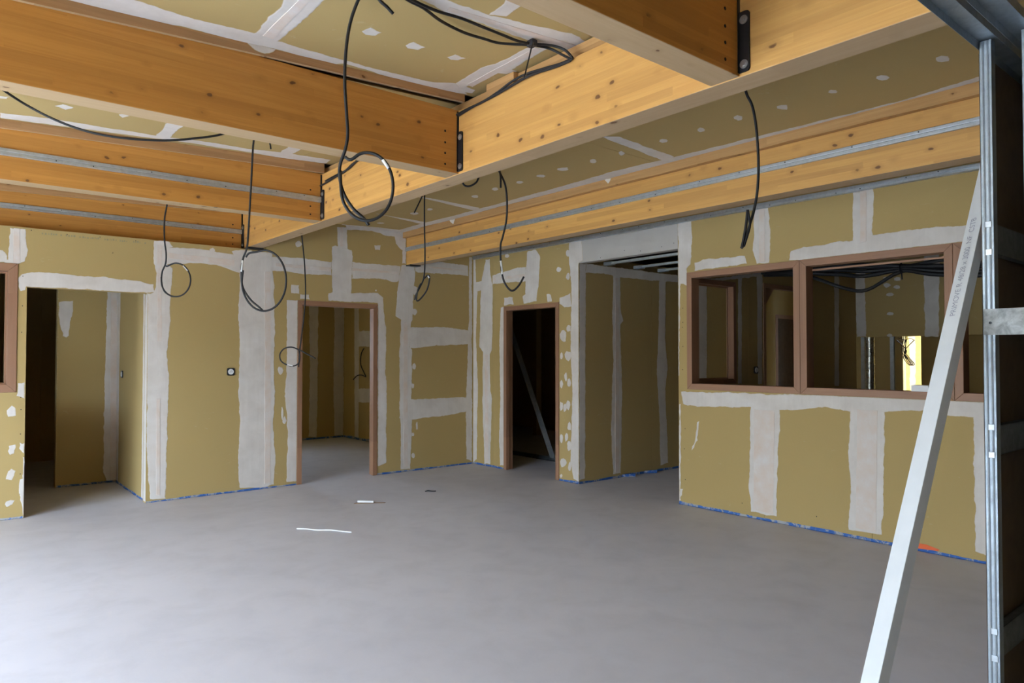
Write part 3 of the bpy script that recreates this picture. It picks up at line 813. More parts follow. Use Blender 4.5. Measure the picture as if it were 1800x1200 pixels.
CABLE = {
 'c1': [(1.52,2.905,3.136),(1.512,2.924,3.128),(1.492,2.969,3.032),(1.482,2.994,2.917),(1.478,3.002,2.757),(1.487,2.999,2.597),(1.492,2.997,2.504),(1.485,3.005,2.432),(1.472,3.031,2.365),(1.475,3.043,2.303),(1.495,3.041,2.231),(1.534,3.024,2.163),(1.58,3.0,2.116),(1.6,2.991,2.085)],
 'c1b': [(1.478,2.992,2.39),(1.496,2.971,2.376),(1.531,2.941,2.405),(1.57,2.907,2.406),(1.607,2.876,2.38),(1.634,2.854,2.33),(1.646,2.844,2.266),(1.642,2.848,2.199),(1.623,2.865,2.141),(1.59,2.892,2.103),(1.551,2.924,2.091),(1.512,2.955,2.107),(1.48,2.979,2.148),(1.461,2.992,2.207),(1.461,3.009,2.326)],
 'c2': [(1.874,5.29,3.138),(1.862,5.302,3.06),(1.853,5.318,2.737),(1.844,5.335,2.436),(1.836,5.345,2.285),(1.818,5.376,2.2),(1.813,5.396,2.094),(1.827,5.4,1.987),(1.876,5.376,1.896),(1.933,5.342,1.836),(1.954,5.326,1.81)],
 'c2b': [(1.824,5.332,2.209),(1.843,5.315,2.239),(1.885,5.28,2.249),(1.941,5.231,2.261),(1.996,5.186,2.228),(2.038,5.152,2.156),(2.058,5.137,2.059),(2.053,5.143,1.957),(2.023,5.169,1.87),(1.975,5.21,1.816),(1.917,5.257,1.805),(1.863,5.3,1.839),(1.821,5.332,1.912),(1.801,5.345,2.009),(1.806,5.336,2.11)],
 'c3': [(1.65,6.778,3.112),(1.637,6.794,2.953),(1.623,6.809,2.815),(1.609,6.824,2.697),(1.611,6.827,2.518),(1.624,6.82,2.39),(1.622,6.825,2.298),(1.602,6.856,2.222),(1.602,6.872,2.131),(1.625,6.868,2.05),(1.672,6.843,2.009),(1.692,6.827,2.004)],
 'c3b': [(1.621,6.8,2.275),(1.629,6.793,2.27),(1.681,6.748,2.297),(1.735,6.702,2.28),(1.775,6.669,2.223),(1.79,6.658,2.144),(1.775,6.671,2.066),(1.734,6.705,2.011),(1.68,6.75,1.997),(1.627,6.791,2.026),(1.593,6.817,2.091),(1.586,6.819,2.172)],
 'c4': [(2.87,6.833,3.025),(2.887,6.826,2.771),(2.897,6.82,2.655),(2.918,6.809,2.424),(2.931,6.807,2.134),(2.925,6.818,1.903),(2.906,6.841,1.672),(2.895,6.854,1.527),(2.896,6.869,1.428),(2.896,6.884,1.353)],
 'c4b': [(3.003,6.714,1.44),(2.936,6.768,1.486),(2.874,6.819,1.527),(2.812,6.87,1.555),(2.754,6.918,1.538),(2.724,6.945,1.481),(2.734,6.939,1.417),(2.779,6.903,1.377),(2.832,6.859,1.365),(2.871,6.825,1.394),(2.879,6.817,1.463),(2.869,6.823,1.532)],
 'c5': [(3.465,5.4,3.033),(3.462,5.405,2.976),(3.459,5.409,2.898),(3.463,5.414,2.638),(3.47,5.415,2.378),(3.465,5.424,2.186),(3.443,5.458,2.093),(3.422,5.491,2.026),(3.419,5.507,1.98)],
 'c5b': [(3.454,5.408,2.168),(3.482,5.384,2.199),(3.494,5.375,2.173),(3.479,5.389,2.074),(3.444,5.421,2.002),(3.413,5.448,1.966),(3.405,5.454,1.991),(3.415,5.443,2.074),(3.435,5.425,2.126)],
 'c5c': [(3.383,5.208,3.034),(3.335,5.253,2.878),(3.309,5.277,2.803),(3.283,5.3,2.732)],
 'c5d': [(3.048,4.316,3.03),(3.06,4.311,2.866),(3.081,4.295,2.789),(3.098,4.282,2.754),(3.128,4.257,2.75),(3.158,4.232,2.771),(3.174,4.218,2.801),(3.199,4.194,2.909),(3.204,4.187,3.03)],
 'c6': [(3.319,4.221,3.024),(3.358,4.193,2.893),(3.372,4.182,2.857),(3.396,4.164,2.783),(3.408,4.157,2.673),(3.407,4.162,2.52),(3.388,4.181,2.388),(3.375,4.194,2.322),(3.377,4.196,2.212),(3.389,4.189,2.081),(3.413,4.171,2.006),(3.448,4.144,1.967),(3.484,4.112,2.002),(3.517,4.083,2.076)],
 'c6b': [(3.327,4.189,3.01),(3.352,4.172,2.87),(3.356,4.17,2.817),(3.357,4.171,2.756)],
 'c7': [(3.446,2.163,3.03),(3.469,2.146,2.97),(3.482,2.137,2.916),(3.504,2.12,2.859),(3.52,2.109,2.764),(3.532,2.103,2.621),(3.536,2.103,2.494),(3.533,2.109,2.383),(3.52,2.123,2.272),(3.499,2.143,2.177),(3.485,2.157,2.098),(3.469,2.172,2.063)],
 'c7b': [(3.461,2.152,2.07),(3.474,2.139,2.126),(3.486,2.128,2.189),(3.48,2.131,2.237),(3.475,2.135,2.271),(3.471,2.14,2.205),(3.462,2.149,2.126),(3.453,2.158,2.066)],
 'c8': [(0.261,5.098,3.076),(0.307,5.139,3.059),(0.438,5.252,3.025),(0.582,5.2,2.95),(0.742,5.133,2.894),(0.92,5.051,2.867),(1.156,4.984,2.879),(1.357,4.945,2.925),(1.521,4.938,2.984),(1.637,4.943,3.064),(1.687,4.952,3.11)],
 'c8b': [(1.801,4.96,3.14),(1.834,4.936,3.039),(1.847,4.926,2.99),(1.854,4.922,2.941)],
 'c10': [(1.311,2.636,3.134),(1.381,2.581,2.995),(1.413,2.556,2.936),(1.447,2.555,2.918),(1.477,2.556,2.899)],
 'c9a': [(1.595,2.765,3.121),(1.708,2.803,3.126),(1.802,2.826,3.13),(1.942,2.889,3.136),(2.111,2.929,3.143),(2.242,2.93,3.149),(2.352,2.923,3.154),(2.507,2.843,3.161),(2.616,2.822,3.166),(2.652,2.747,3.113),(2.652,2.69,3.072)],
 'c9b': [(1.616,2.751,3.122),(1.733,2.792,3.127),(1.873,2.812,3.133),(2.005,2.807,3.139),(2.159,2.823,3.146),(2.303,2.837,3.152),(2.41,2.848,3.157),(2.498,2.832,3.161),(2.603,2.786,3.166),(2.652,2.734,3.137),(2.652,2.676,3.074)],
 'c9c': [(2.652,2.676,3.071),(2.652,2.77,3.073),(2.652,2.895,3.088),(2.652,3.057,3.106),(2.652,3.187,3.102),(2.652,3.323,3.077),(2.652,3.466,3.061),(2.652,3.617,3.06),(2.652,3.736,3.055),(2.652,3.808,3.051)],
 'c9d': [(2.652,2.69,3.066),(2.652,2.793,3.068),(2.652,3.032,3.088),(2.652,3.24,3.074),(2.652,3.408,3.063),(2.652,3.586,3.058),(2.652,3.736,3.043)],
 'tie': [(2.417,2.731,3.112),(2.397,2.722,3.073),(2.361,2.703,2.994),(2.305,2.675,2.873)],
 'c11': [(2.652,5.037,3.046),(2.652,5.213,3.047),(2.652,5.387,3.008),(2.652,5.569,2.996),(2.652,5.772,2.981),(2.652,5.889,2.977)],
 'c11b': [(2.652,5.154,3.058),(2.652,5.314,3.017),(2.652,5.548,3.011),(2.652,5.749,3.001)],
 'r1': [(5.742,10.878,1.602),(5.742,10.98,1.505),(5.742,10.999,1.327),(5.742,10.874,1.182),(5.742,10.812,1.115),(5.742,10.956,1.141),(5.742,11.123,1.128),(5.742,11.272,1.055)],
 'd2lean': [(6.449,8.013,2.301),(6.799,7.266,-0.001)],
}


A_Y, B_X = 7.72, 5.735
XG = 2.668                    # near face of the long girder
BEAM_Z0, BEAM_Z1 = 2.665, 3.085


def zc(x, y):                 # underside of the sloping ceiling
    return 3.07 + 0.045 * x - 0.007 * (y - 3.75)


# ------------------------------------------------------------------ setting
fl = MB()
fl.box(LEFT_X - .2, 14.0, -4.2, 12.2, -0.20, 0.0)
fl.build('floor', 'floor', kind='structure', label='pale grey dusty concrete screed floor')
MB().box(-60, LEFT_X - .2, -60, 60, -0.35, -0.10).build('ground', 'ground', kind='structure', label='pale gravel ground outside the building')
MB().box(-13.0, -12.7, -25, 35, -0.1, 3.6).build('sky_blocker_wall', 'blocker', kind='structure', label='unseen wall added outside the daylight openings to block low sky')  # added out of view to cut near-horizontal daylight
MB().box(LEFT_X - .3, 12.15, -4.3, 12.3, 3.42, 3.55).build('roof', 'roof', kind='structure', label='timber roof deck above the ceilings')  # unseen; far end stretched over the court to dim its light

HA = [(-9, 2.84, 2.635, 9), (-0.56, 0.605, 1.137, 2.300), (0.674, 1.674, -1, 2.094), (3.232, 4.254, -1, 2.106)]
wall_back = board_wall('wall_back', 'olive plasterboard back wall with white jointing bands and two door openings', 'y', A_Y, LEFT_X, 5.835, 0, 3.04, HA, (-1.5, 1.79, 2.86, 3.75, 4.63), (2.50,), jlim=(1.7, 99))
HB = [(6.019, 7.055, -1, 2.108), (4.300, 5.693, -1, 2.787), (3.028, 4.193, 1.138, 2.288), (1.857, 3.028, 1.138, 2.288), (0.690, 1.857, 1.138, 2.288)]
HBc = [(6.019, 7.055, -1, 2.108), (4.300, 5.693, -1, 2.537)] + HB[2:]
wall_right = board_wall('wall_right', 'olive plasterboard right wall with three wooden window frames and a passage', 'x', B_X, -4.0, 7.72, 0, 3.04, HB, (7.28, 6.42, 3.38, 2.45, 1.25, 0, -1.2, -2.4), (2.50,), jlim=(5.7, 99))
fB = frame_fn('x', B_X, 1)
mb = MB()
slab(mb, [4.301, 5.692], [2.537, 2.786], [], 0.0, 0.0125, fB)
lint = mb.build('lintel_board', 'grey_board', wall_right)
lint['label'] = 'grey plasterboard strip above the passage'
MB().box(B_X + 0.0125, B_X + 0.1, 4.300, 5.693, 2.537, 2.787).build('lintel_core', 'grey_board', wall_right)

# unseen sides of the room, with the daylight openings
HL = [(a, b, 0.05, 2.62) for a, b in WINDOWS]
mb = MB()
slab(mb, [-4.2, 12.2] + [x for h in HL for x in h[:2]], [0, 0.05, 2.62, 3.42], HL, 0, 0.2, frame_fn('x', LEFT_X, -1))
mb.build('wall_left', 'facade', kind='structure', label='outer wall with tall glazed openings, left of the view')
MB().box(LEFT_X, 5.835, -4.2, -4.0, 0, 3.42).build('wall_front', 'roof', kind='structure', label='plain wall behind the viewpoint')  # out of view; dark colour chosen to cut bounced light
mb = MB()
slab(mb, [LEFT_X - .2, 3.2, 3.8, 11.1], [0, 1.3, 2.1, 3.42], [(3.2, 3.8, 1.3, 2.1)], 0, 0.2, frame_fn('y', 12.0, 1))  # hole is the added, unseen fill-light opening
mb.box(3.15, 3.2, 11.85, 12.0, 1.25, 2.15).box(3.8, 3.85, 11.85, 12.0, 1.25, 2.15).box(3.2, 3.8, 11.85, 12.0, 1.25, 1.3).box(3.2, 3.8, 11.85, 12.0, 2.1, 2.15)
mb.build('wall_outer', 'facade', kind='structure', label='outer wall behind the back rooms')

# rooms behind the back wall
wall_rear = board_wall('wall_rear', 'rear plasterboard wall of the rooms behind the back wall', 'y', 11.75, LEFT_X, 9.5, 0, 2.62, [(3.2, 3.8, 1.3, 2.1)], (0, 1.2, 2.4, 3.6, 4.75, 5.72), ())  # hole lines up with the added fill-light opening
wall_rear_right = board_wall('wall_rear_right', 'plasterboard side wall inside the room behind the wooden door frame', 'x', 5.80, 7.83, 11.75, 0, 2.62, [], (10.95,), ())
wall_closet = board_wall('wall_closet', 'short plasterboard partition with white edge seen through the left opening', 'y', 9.25, 1.10, 1.69, 0, 2.62, [], (), ())
MB().box(1.092, 1.102, 9.245, 9.352, 0, 2.62).build('edge_bead', 'plaster', wall_closet)
wall_return = board_wall('wall_return', 'plasterboard return wall inside the left opening', 'x', 1.69, 7.82, 9.25, 0, 2.62, [], (), ())
MB().box(2.95, 3.05, 7.82, 11.75, 0, 2.62).build('wall_light_stop', 'board', kind='structure', label='unseen wall added between the two back rooms to stop light')  # out of view; put in to keep light from crossing over
MB().box(-2.1, -2.0, 7.82, 11.75, 0, 2.62).build('wall_store', 'board', kind='structure', label='left wall of the dark back room')
MB().box(9.5, 9.6, 5.79, 11.75, 0, 2.62).build('wall_dark_room', 'board', kind='structure', label='far wall of the dark room behind the narrow door frame')
# corridor, office and courtyard behind the right wall
wall_corridor = board_wall('wall_corridor', 'olive plasterboard wall along the passage with white jointing bands', 'y', 5.693, 5.835, 11.0, 0, 2.52, [(10.02, 10.92, -1, 2.11)], (7.05, 8.25, 9.45), ())
HO = [(5.94, 6.70, 1.17, 2.262), (7.25, 8.25, -1, 2.294)]
wall_office = board_wall('wall_office', 'plasterboard partition between the passage and the office', 'y', 4.27, 5.835, 9.571, 0, 3.04, HO, (6.95, 9.0), (2.5,), 0.03)
wall_office_end = board_wall('wall_office_end', 'plasterboard upper end wall of the office seen through the window', 'x', 9.571, -4.0, 4.27, 1.72, 3.04, [], (3.35, 2.2), ())
MB().box(11.0, 11.1, -4.0, 3.99, 0, 3.42).box(11.0, 11.1, 4.235, 12.0, 0, 3.42).box(11.0, 11.1, 3.99, 4.235, 2.3, 3.42).build('wall_court', 'board', kind='structure', label='wall with a narrow doorway to the bright court')
MB().box(12.5, 12.7, 2.0, 8.0, 0, 3.2).build('wall_court_far', 'yellow_wall', kind='structure', label='sunlit pale yellow wall beyond the office')
MB().box(5.835, 11.0, -4.2, -4.0, 0, 3.42).build('wall_office_front', 'board', kind='structure', label='closing wall of the office')

# ceilings
ceiling = empty('ceiling', kind='structure', label='sloping olive plasterboard ceiling between the glulam beams')
BAYS = [(-4.0, 1.66), (1.83, 3.738), (3.92, 5.835), (6.0, 7.89)]
for yb, (y0, y1) in enumerate(BAYS):
    xs = [-3.6, -2.3, -1.1, 0.1, 1.33, 2.60, 2.834] if yb != 2 else [-3.6, -2.2, -1.0, 0.2, 1.36, 2.42, 2.834]
    ys = {0: [y0, -1.6, 0.3, y1], 1: [y0, 2.78, y1], 2: [y0, y1], 3: [y0, y1]}[yb]
    for x0, x1 in zip(xs, xs[1:]):
        for a, b in zip(ys, ys[1:]):
            g = 0.001
            p = [(x0 + g, a + g), (x1 - g, a + g), (x1 - g, b - g), (x0 + g, b - g)]
            MB().prism([(x, y, zc(x, y)) for x, y in p], [(x, y, zc(x, y) + 0.0125) for x, y in p]).build('ceiling_board', 'board', ceiling)
ys = [-4.0, -1.4, 1.1, 3.60, 6.22, 7.24, 7.72]
for a, b in zip(ys, ys[1:]):
    MB().box(2.835, 4.665, a + 0.001, b - 0.001, 3.04, 3.0525).build('ceiling_board', 'board', ceiling)
MB().box(4.82, 5.735, -4.0, 7.72, 3.04, 3.0525).build('ceiling_board', 'board', ceiling)
MB().box(LEFT_X, 9.5, 7.83, 11.75, 2.62, 2.635).build('ceiling_board', 'board', ceiling)
MB().box(5.84, 9.5, 5.79, 7.83, 2.62, 2.635).build('ceiling_board', 'board', ceiling)
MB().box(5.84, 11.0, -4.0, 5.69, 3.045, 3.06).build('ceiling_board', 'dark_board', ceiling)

# jointing compound and tape on every surface
PL = {
    'A': (wall_back, lambda u, h, v: (u, A_Y - h, v), HA[1:]),
    'B': (wall_right, lambda u, h, v: (B_X - h, u, v), [HB[0], (4.300, 5.693, -1, 2.537)] + HB[2:]),
    'CL': (ceiling, lambda u, h, v: (u, v, zc(u, v) - h), []),
    'CR': (ceiling, lambda u, h, v: (u, v, 3.04 - h), []),
    'K': (wall_corridor, lambda u, h, v: (u, 5.693 - h, v), []),
    'P1': (wall_closet, lambda u, h, v: (u, 9.25 - h, v), []),
    'RB': (wall_rear, lambda u, h, v: (u, 11.75 - h, v), []),
    'RR': (wall_rear_right, lambda u, h, v: (5.80 - h, u, v), []),
    'OF': (wall_office_end, lambda u, h, v: (9.571 - h, u, v), []),
    'OP': (wall_office, lambda u, h, v: (u, 4.27 - h, v), HO),
}
for key, items in PATCH.items():
    par, fn, holes = PL[key]
    for i, (kind, poly) in enumerate(items):
        plaster(par, fn, poly, kind, i % 7, holes)
# plain strips: reveal and return of the left opening, court wall
plaster(wall_return, lambda u, h, v: (1.69 - h, u, v), [(7.825, 0.01), (7.98, 0.01), (7.975, 1.2), (7.98, 2.6), (7.825, 2.6)], 'p', 1)
plaster(wall_return, lambda u, h, v: (1.69 - h, u, v), [(9.12, 0.02), (9.245, 0.02), (9.245, 2.6), (9.10, 2.6), (9.13, 1.3)], 'p', 2)
plaster(wall_back, lambda u, h, v: (1.674 - h, u, v), [(7.722, 0.01), (7.822, 0.01), (7.822, 2.09), (7.722, 2.09)], 'p', 1, rag=0.001)
MB().box(1.672, 1.69, 7.82, 7.83, 0, 2.094).build('corner_bead', 'plaster', wall_back)

# drips of compound on the laths
plaster(ceiling, lambda u, h, v: (u, 3.7335 - h, v), [(1.268, 3.136), (1.437, 3.144), (1.415, 3.115), (1.369, 3.093), (1.314, 3.099), (1.280, 3.120)], 'p', 2)
plaster(ceiling, lambda u, h, v: (4.611 - h, u, v), [(6.675, 3.036), (6.561, 3.036), (6.598, 2.978)], 'p', 2)
plaster(ceiling, lambda u, h, v: (4.611 - h, u, v), [(4.25, 3.036), (4.17, 3.036), (4.207, 2.992)], 'p', 3)

# masking tape along the foot of the walls
fA = lambda u, h, v: (u, A_Y - h, v)
fBt = lambda u, h, v: (B_X - h, u, v)
for a, b in ((LEFT_X + .1, 0.672), (1.676, 3.23), (4.256, 5.73)):
    tape_strip(wall_back, fA, a, b)
for a, b in ((7.715, 7.057), (6.017, 5.695), (4.298, 0.95)):
    tape_strip(wall_right, fBt, a, b, 0.034)
tape_strip(wall_corridor, lambda u, h, v: (u, 5.693 - h, v), 5.735, 9.0, 0.036)
tape_strip(wall_closet, lambda u, h, v: (u, 9.25 - h, v), 1.10, 1.685, 0.03)
tape_strip(wall_return, lambda u, h, v: (1.69 - h, u, v), 7.825, 9.24, 0.03)
tape_strip(wall_rear, lambda u, h, v: (u, 11.75 - h, v), 3.1, 5.79, 0.05)
tape_strip(wall_rear_right, lambda u, h, v: (5.80 - h, u, v), 7.9, 11.74, 0.05)
ot = MB()
ot.quad_mesh([(B_X - 0.0045, 1.98, 0.028), (B_X - 0.0045, 2.22, 0.012), (B_X - 0.006, 2.20, 0.058), (B_X - 0.006, 2.06, 0.060), (B_X - 0.0045, 1.97, 0.040)], [(0, 1, 2, 3, 4)])
ot.build('orange_tape', 'orange_tape', wall_right)['label'] = 'scrap of orange tape at the foot of the wall'
for x in (6.56, 6.97):
    MB().prism([(x - .09, 5.685, .003), (x + .05, 5.60, .003), (x + .07, 5.62, .003), (x - .02, 5.688, .003)],
               [(x - .09, 5.685, .035), (x + .05, 5.60, .040), (x + .07, 5.62, .038), (x - .02, 5.688, .035)]).build('masking_tape', 'blue_tape', wall_corridor)

# steel track along the head of the right wall
HAT = [(0, -.024), (.016, -.022), (.018, -.019), (.018, -.004), (.0155, 0), (.018, .004), (.018, .019), (.016, .022), (0, .024)]
scr = MB().disc((0, 0, 0), (0, 0, 1), 0.0042, 0.0016, 8).mesh('screw', 'black_steel')


def hat_rail(parent, axis, face, sgn, u0, u1, zz, label, depth=1.0, wid=1.0, nscrew=0):
    f = frame_fn(axis, face, -sgn)
    o = MB().prism([f(u0, d * depth, zz + w * wid) for d, w in HAT], [f(u1, d * depth, zz + w * wid) for d, w in HAT]).build('furring_rail', 'galv', parent)
    o['label'] = label
    rot = (math.radians(90), 0, 0) if axis == 'y' else (0, math.radians(-90), 0)
    for i in range(nscrew):
        u = u0 + (u1 - u0) * (i + 0.5 + RND.uniform(-.2, .2)) / nscrew
        link('screw', scr, o, f(u, 0.0178 * depth, zz + 0.011 * wid * RND.choice((-1, 1))), 0, rot)
    return o


hat_rail(wall_right, 'x', B_X, 1, 0.9, 7.70, 2.812, 'galvanised steel track along the head of the wall', 1.9, 1.05, 24)

# ------------------------------------------------------------------ glulam beams


def pale_underside(o, mat):  # gives downward faces the paler wood colour
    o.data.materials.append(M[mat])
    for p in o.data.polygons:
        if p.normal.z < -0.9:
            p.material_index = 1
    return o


bolt_me = MB().disc((0, 0, 0), (-1, 0, 0), 0.019, 0.004, 18).disc((-0.004, 0, 0), (-1, 0, 0), 0.011, 0.007, 6).mesh('bolt', 'bolt')
hole_me = MB().disc((0, 0, 0), (0, -1, 0), 0.0075, 0.0008, 12).mesh('dowel_hole', 'dark_hole')


def edge_board(parent, y, x0, x1, zb0, zb1, t=0.022):
    """rough lath on the beam flank that carries the sloping ceiling"""
    n = 10
    a = [(x0 + (x1 - x0) * i / n) for i in range(n + 1)]
    bot = [(x, zb0 + (zb1 - zb0) * (x - x0) / (x1 - x0) + RND.uniform(-.003, .003)) for x in a]
    top = [(x, zc(x, y) - 0.0005) for x in a]
    ring = bot + top[::-1]
    o = MB().prism([(x, y - t, z) for x, z in ring], [(x, y, z) for x, z in ring]).build('ceiling_lath', 'lath_x', parent)
    pale_underside(o, 'under_x')
    o['label'] = 'rough brown lath under the ceiling edge'
    return o


def cross_beam(y, label, rail=None, lath=None, hanger=True, z0=BEAM_Z0):
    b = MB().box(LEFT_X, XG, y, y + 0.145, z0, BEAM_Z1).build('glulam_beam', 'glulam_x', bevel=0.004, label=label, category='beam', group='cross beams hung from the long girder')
    pale_underside(b, 'under_x')
    if hanger:
        h = MB()
        prof = [(-0.052, .012), (-0.046, 0.002), (-0.036, 0), (0.0, 0), (0.0, .262), (-0.036, .262), (-0.046, .259), (-0.052, .25)]
        h.prism([(XG - 0.001, y + a, z0 + 0.012 + c) for a, c in prof], [(XG - 0.009, y + a, z0 + 0.012 + c) for a, c in prof])
        h.box(XG - 0.016, XG - 0.001, y - 0.004, y + 0.149, z0 + 0.012, BEAM_Z1 - 0.01)
        hp = h.build('hanger_plate', 'black_steel', b)
        for dz in (0.044, 0.236):
            link('bolt', bolt_me, hp, (XG - 0.009, y - 0.027, z0 + dz))
        for dz in (0.047, 0.118, 0.188, 0.263):
            link('dowel_hole', hole_me, b, (2.560, y - 0.0003, z0 + dz))
    if rail:
        hat_rail(b, 'y', y, 1, LEFT_X + .05, XG - 0.012, rail, 'galvanised furring rail along the beam', 1, 1.08, 20)
    if lath:
        edge_board(b, y - 0.0005, lath[0], lath[1], lath[2], lath[3])
    return b


cross_beam(1.672, 'glulam beam at top centre, nearest to the camera, meeting the girder by a black hanger')
cross_beam(3.757, 'large glulam beam across upper left without a steel rail, in front of the railed beams', None, (LEFT_X + .05, 2.70, 2.855, 3.145))
cross_beam(5.853, 'glulam beam with steel furring rail, second behind the big front beam', 2.853, (LEFT_X + .05, 2.68, 2.86, 3.095))
cross_beam(7.905, 'rearmost glulam beam with steel rail, resting just above the back wall', 2.848, (LEFT_X + .05, 2.66, 2.85, 3.05), True, 2.655)

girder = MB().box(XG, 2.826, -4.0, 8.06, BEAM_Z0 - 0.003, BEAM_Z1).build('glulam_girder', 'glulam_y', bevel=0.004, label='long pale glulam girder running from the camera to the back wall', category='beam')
pale_underside(girder, 'under_y')
mb = MB()
mb.box(2.735, 2.79, -3.9, 3.33, BEAM_Z1, 3.185).box(2.735, 2.79, 3.43, 7.6, BEAM_Z1, 3.165)
mb.build('packing_batten', 'lath_y', girder)
MB().box(2.70, 2.735, 3.23, 3.50, BEAM_Z1, 3.188).build('packing_block', 'lath_y', girder)
MB().box(XG - 0.005, 2.832, A_Y - 0.012, 7.83, 2.640, 2.6615).build('bearing_pad', 'black_plastic', girder)

beam_b = MB().box(4.665, 4.815, -4.0, A_Y - 0.002, 2.628, 2.970).build('glulam_beam', 'glulam_y', bevel=0.004, label='long glulam beam with steel rail running along the right wall', category='beam')
pale_underside(beam_b, 'under_y')
hat_rail(beam_b, 'x', 4.665, 1, -3.9, A_Y - 0.004, 2.826, 'galvanised furring rail along the beam', 1, 1.05, 30)
n = 40
bot = [(-3.9 + (A_Y - 0.004 + 3.9) * i / n) for i in range(n + 1)]
ring_a = [(4.612, y, 2.968 + RND.uniform(-.004, .004)) for y in bot]
mb = MB()
for (a, b) in zip(ring_a, ring_a[1:]):
    pass
vs, fs = [], []
for (x, y, z) in ring_a:
    vs += [(x, y, z), (x, y, 3.0395), (4.70, y, 3.0395), (4.70, y, 2.9705)]
for i in range(n):
    a = i * 4
    fs += [(a, a + 4, a + 5, a + 1), (a + 1, a + 5, a + 6, a + 2), (a + 2, a + 6, a + 7, a + 3), (a + 3, a + 7, a + 4, a)]
fs += [(0, 1, 2, 3), (n * 4 + 3, n * 4 + 2, n * 4 + 1, n * 4)]
mb.quad_mesh(vs, fs)
mb.build('ceiling_lath', 'lath_y', beam_b)['label'] = 'lath between the beam and the ceiling'
MB().box(4.66, 4.82, A_Y - 0.10, A_Y - 0.001, 2.612, 2.6275).build('bearing_pad', 'black_plastic', beam_b)

# ------------------------------------------------------------------ door and window frames


def mitred_frame(name, label, axis, face, u0, u1, z0, z1, w=0.058, proud=0.010, depth=0.112, pane=False, cat='window', mat_rail='frame_y', stop=True):
    """four mitred members around an opening"""
    f = frame_fn(axis, face, 1)
    root = empty(name, f((u0 + u1) / 2, 0, z0), kind='structure', label=label)
    d0, d1 = -proud, depth
    g = 0.0006

    def member(nm, q, mat):
        return MB().prism([f(u, d0, z) for u, z in q], [f(u, d1, z) for u, z in q]).build(nm, mat, root, bevel=0.0025)
    member('jamb', [(u0, z0 + g), (u0 + w, z0 + w), (u0 + w, z1 - w), (u0, z1 - g)], 'frame_v')
    member('jamb', [(u1, z0 + g), (u1, z1 - g), (u1 - w, z1 - w), (u1 - w, z0 + w)], 'frame_v')
    member('head', [(u0 + g, z1), (u0 + w + g, z1 - w), (u1 - w - g, z1 - w), (u1 - g, z1)], mat_rail)
    member('sill', [(u0 + g, z0), (u1 - g, z0), (u1 - w - g, z0 + w), (u0 + w + g, z0 + w)], mat_rail)
    if stop:
        s = 0.014
        a, b, c, d = u0 + w, u1 - w, z0 + w, z1 - w
        for q, mt in (([(a, c), (a + s, c), (a + s, d), (a, d)], 'frame_v'), ([(b - s, c), (b, c), (b, d), (b - s, d)], 'frame_v'),
                      ([(a + s, d - s), (b - s, d - s), (b - s, d), (a + s, d)], mat_rail), ([(a + s, c), (b - s, c), (b - s, c + s), (a + s, c + s)], mat_rail)):
            MB().prism([f(u, 0.062, z) for u, z in q], [f(u, depth, z) for u, z in q]).build('glazing_bead', mt, root)
    if pane:
        MB().prism([f(u, 0.052, z) for u, z in ((u0 + w - .004, z0 + w - .004), (u1 - w + .004, z0 + w - .004), (u1 - w + .004, z1 - w + .004), (u0 + w - .004, z1 - w + .004))],
                   [f(u, 0.058, z) for u, z in ((u0 + w - .004, z0 + w - .004), (u1 - w + .004, z0 + w - .004), (u1 - w + .004, z1 - w + .004), (u0 + w - .004, z1 - w + .004))]).build('pane', 'glass', root)
    return root


mitred_frame('window_1', 'reddish wooden window frame beside the passage, leftmost of three on right wall', 'x', B_X, 3.029, 4.192, 1.139, 2.287, stop=False)
win2 = mitred_frame('window_2', 'reddish wooden window frame in the middle of the right wall with cables behind', 'x', B_X, 1.858, 3.027, 1.139, 2.287, stop=False)
mitred_frame('window_3', 'reddish wooden window frame half hidden behind the leaning white rail', 'x', B_X, 0.691, 1.856, 1.139, 2.287, stop=False)
mitred_frame('window_4', 'reddish wooden window frame at the left edge, beside the left opening', 'y', A_Y, -0.559, 0.604, 1.138, 2.299, w=0.072, mat_rail='frame_x')
mitred_frame('window_5', 'wooden inner window frame in the office partition, seen through the leftmost window', 'y', 4.27, 5.941, 6.699, 1.171, 2.261, w=0.05, depth=0.07, mat_rail='frame_x')
MB().box(B_X + 0.095, B_X + 0.112, 1.9, 2.98, 2.195, 2.21).build('glazing_bead', 'frame_y', win2)


def door_frame(name, label, axis, face, u0, u1, top, w=0.056, proud=0.010, depth=0.112, rail='frame_x', sgn=1):
    f = frame_fn(axis, face, sgn)
    root = empty(name, f((u0 + u1) / 2, 0, 0), kind='structure', label=label)
    for ua, ub, s in ((u0, u0 + w, 1), (u1, u1 - w, -1)):
        MB().prism([f(u, -proud, z) for u, z in ((ua, 0.002), (ub, 0.002), (ub, top - w), (ua, top))], [f(u, 0.045, z) for u, z in ((ua, 0.002), (ub, 0.002), (ub, top - w), (ua, top))]).build('jamb', 'frame_v', root, bevel=0.002)
        MB().prism([f(u, 0.047, z) for u, z in ((ua, 0.002), (ub - s * 0.016, 0.002), (ub - s * 0.016, top - w), (ua, top))], [f(u, depth, z) for u, z in ((ua, 0.002), (ub - s * 0.016, 0.002), (ub - s * 0.016, top - w), (ua, top))]).build('rebate', 'frame_v', root, bevel=0.002)
    q = ((u0 + .0006, top), (u0 + w, top - w + .0006), (u1 - w, top - w + .0006), (u1 - .0006, top))
    MB().prism([f(u, -proud, z) for u, z in q], [f(u, depth, z) for u, z in q]).build('head', rail, root, bevel=0.002)
    return root


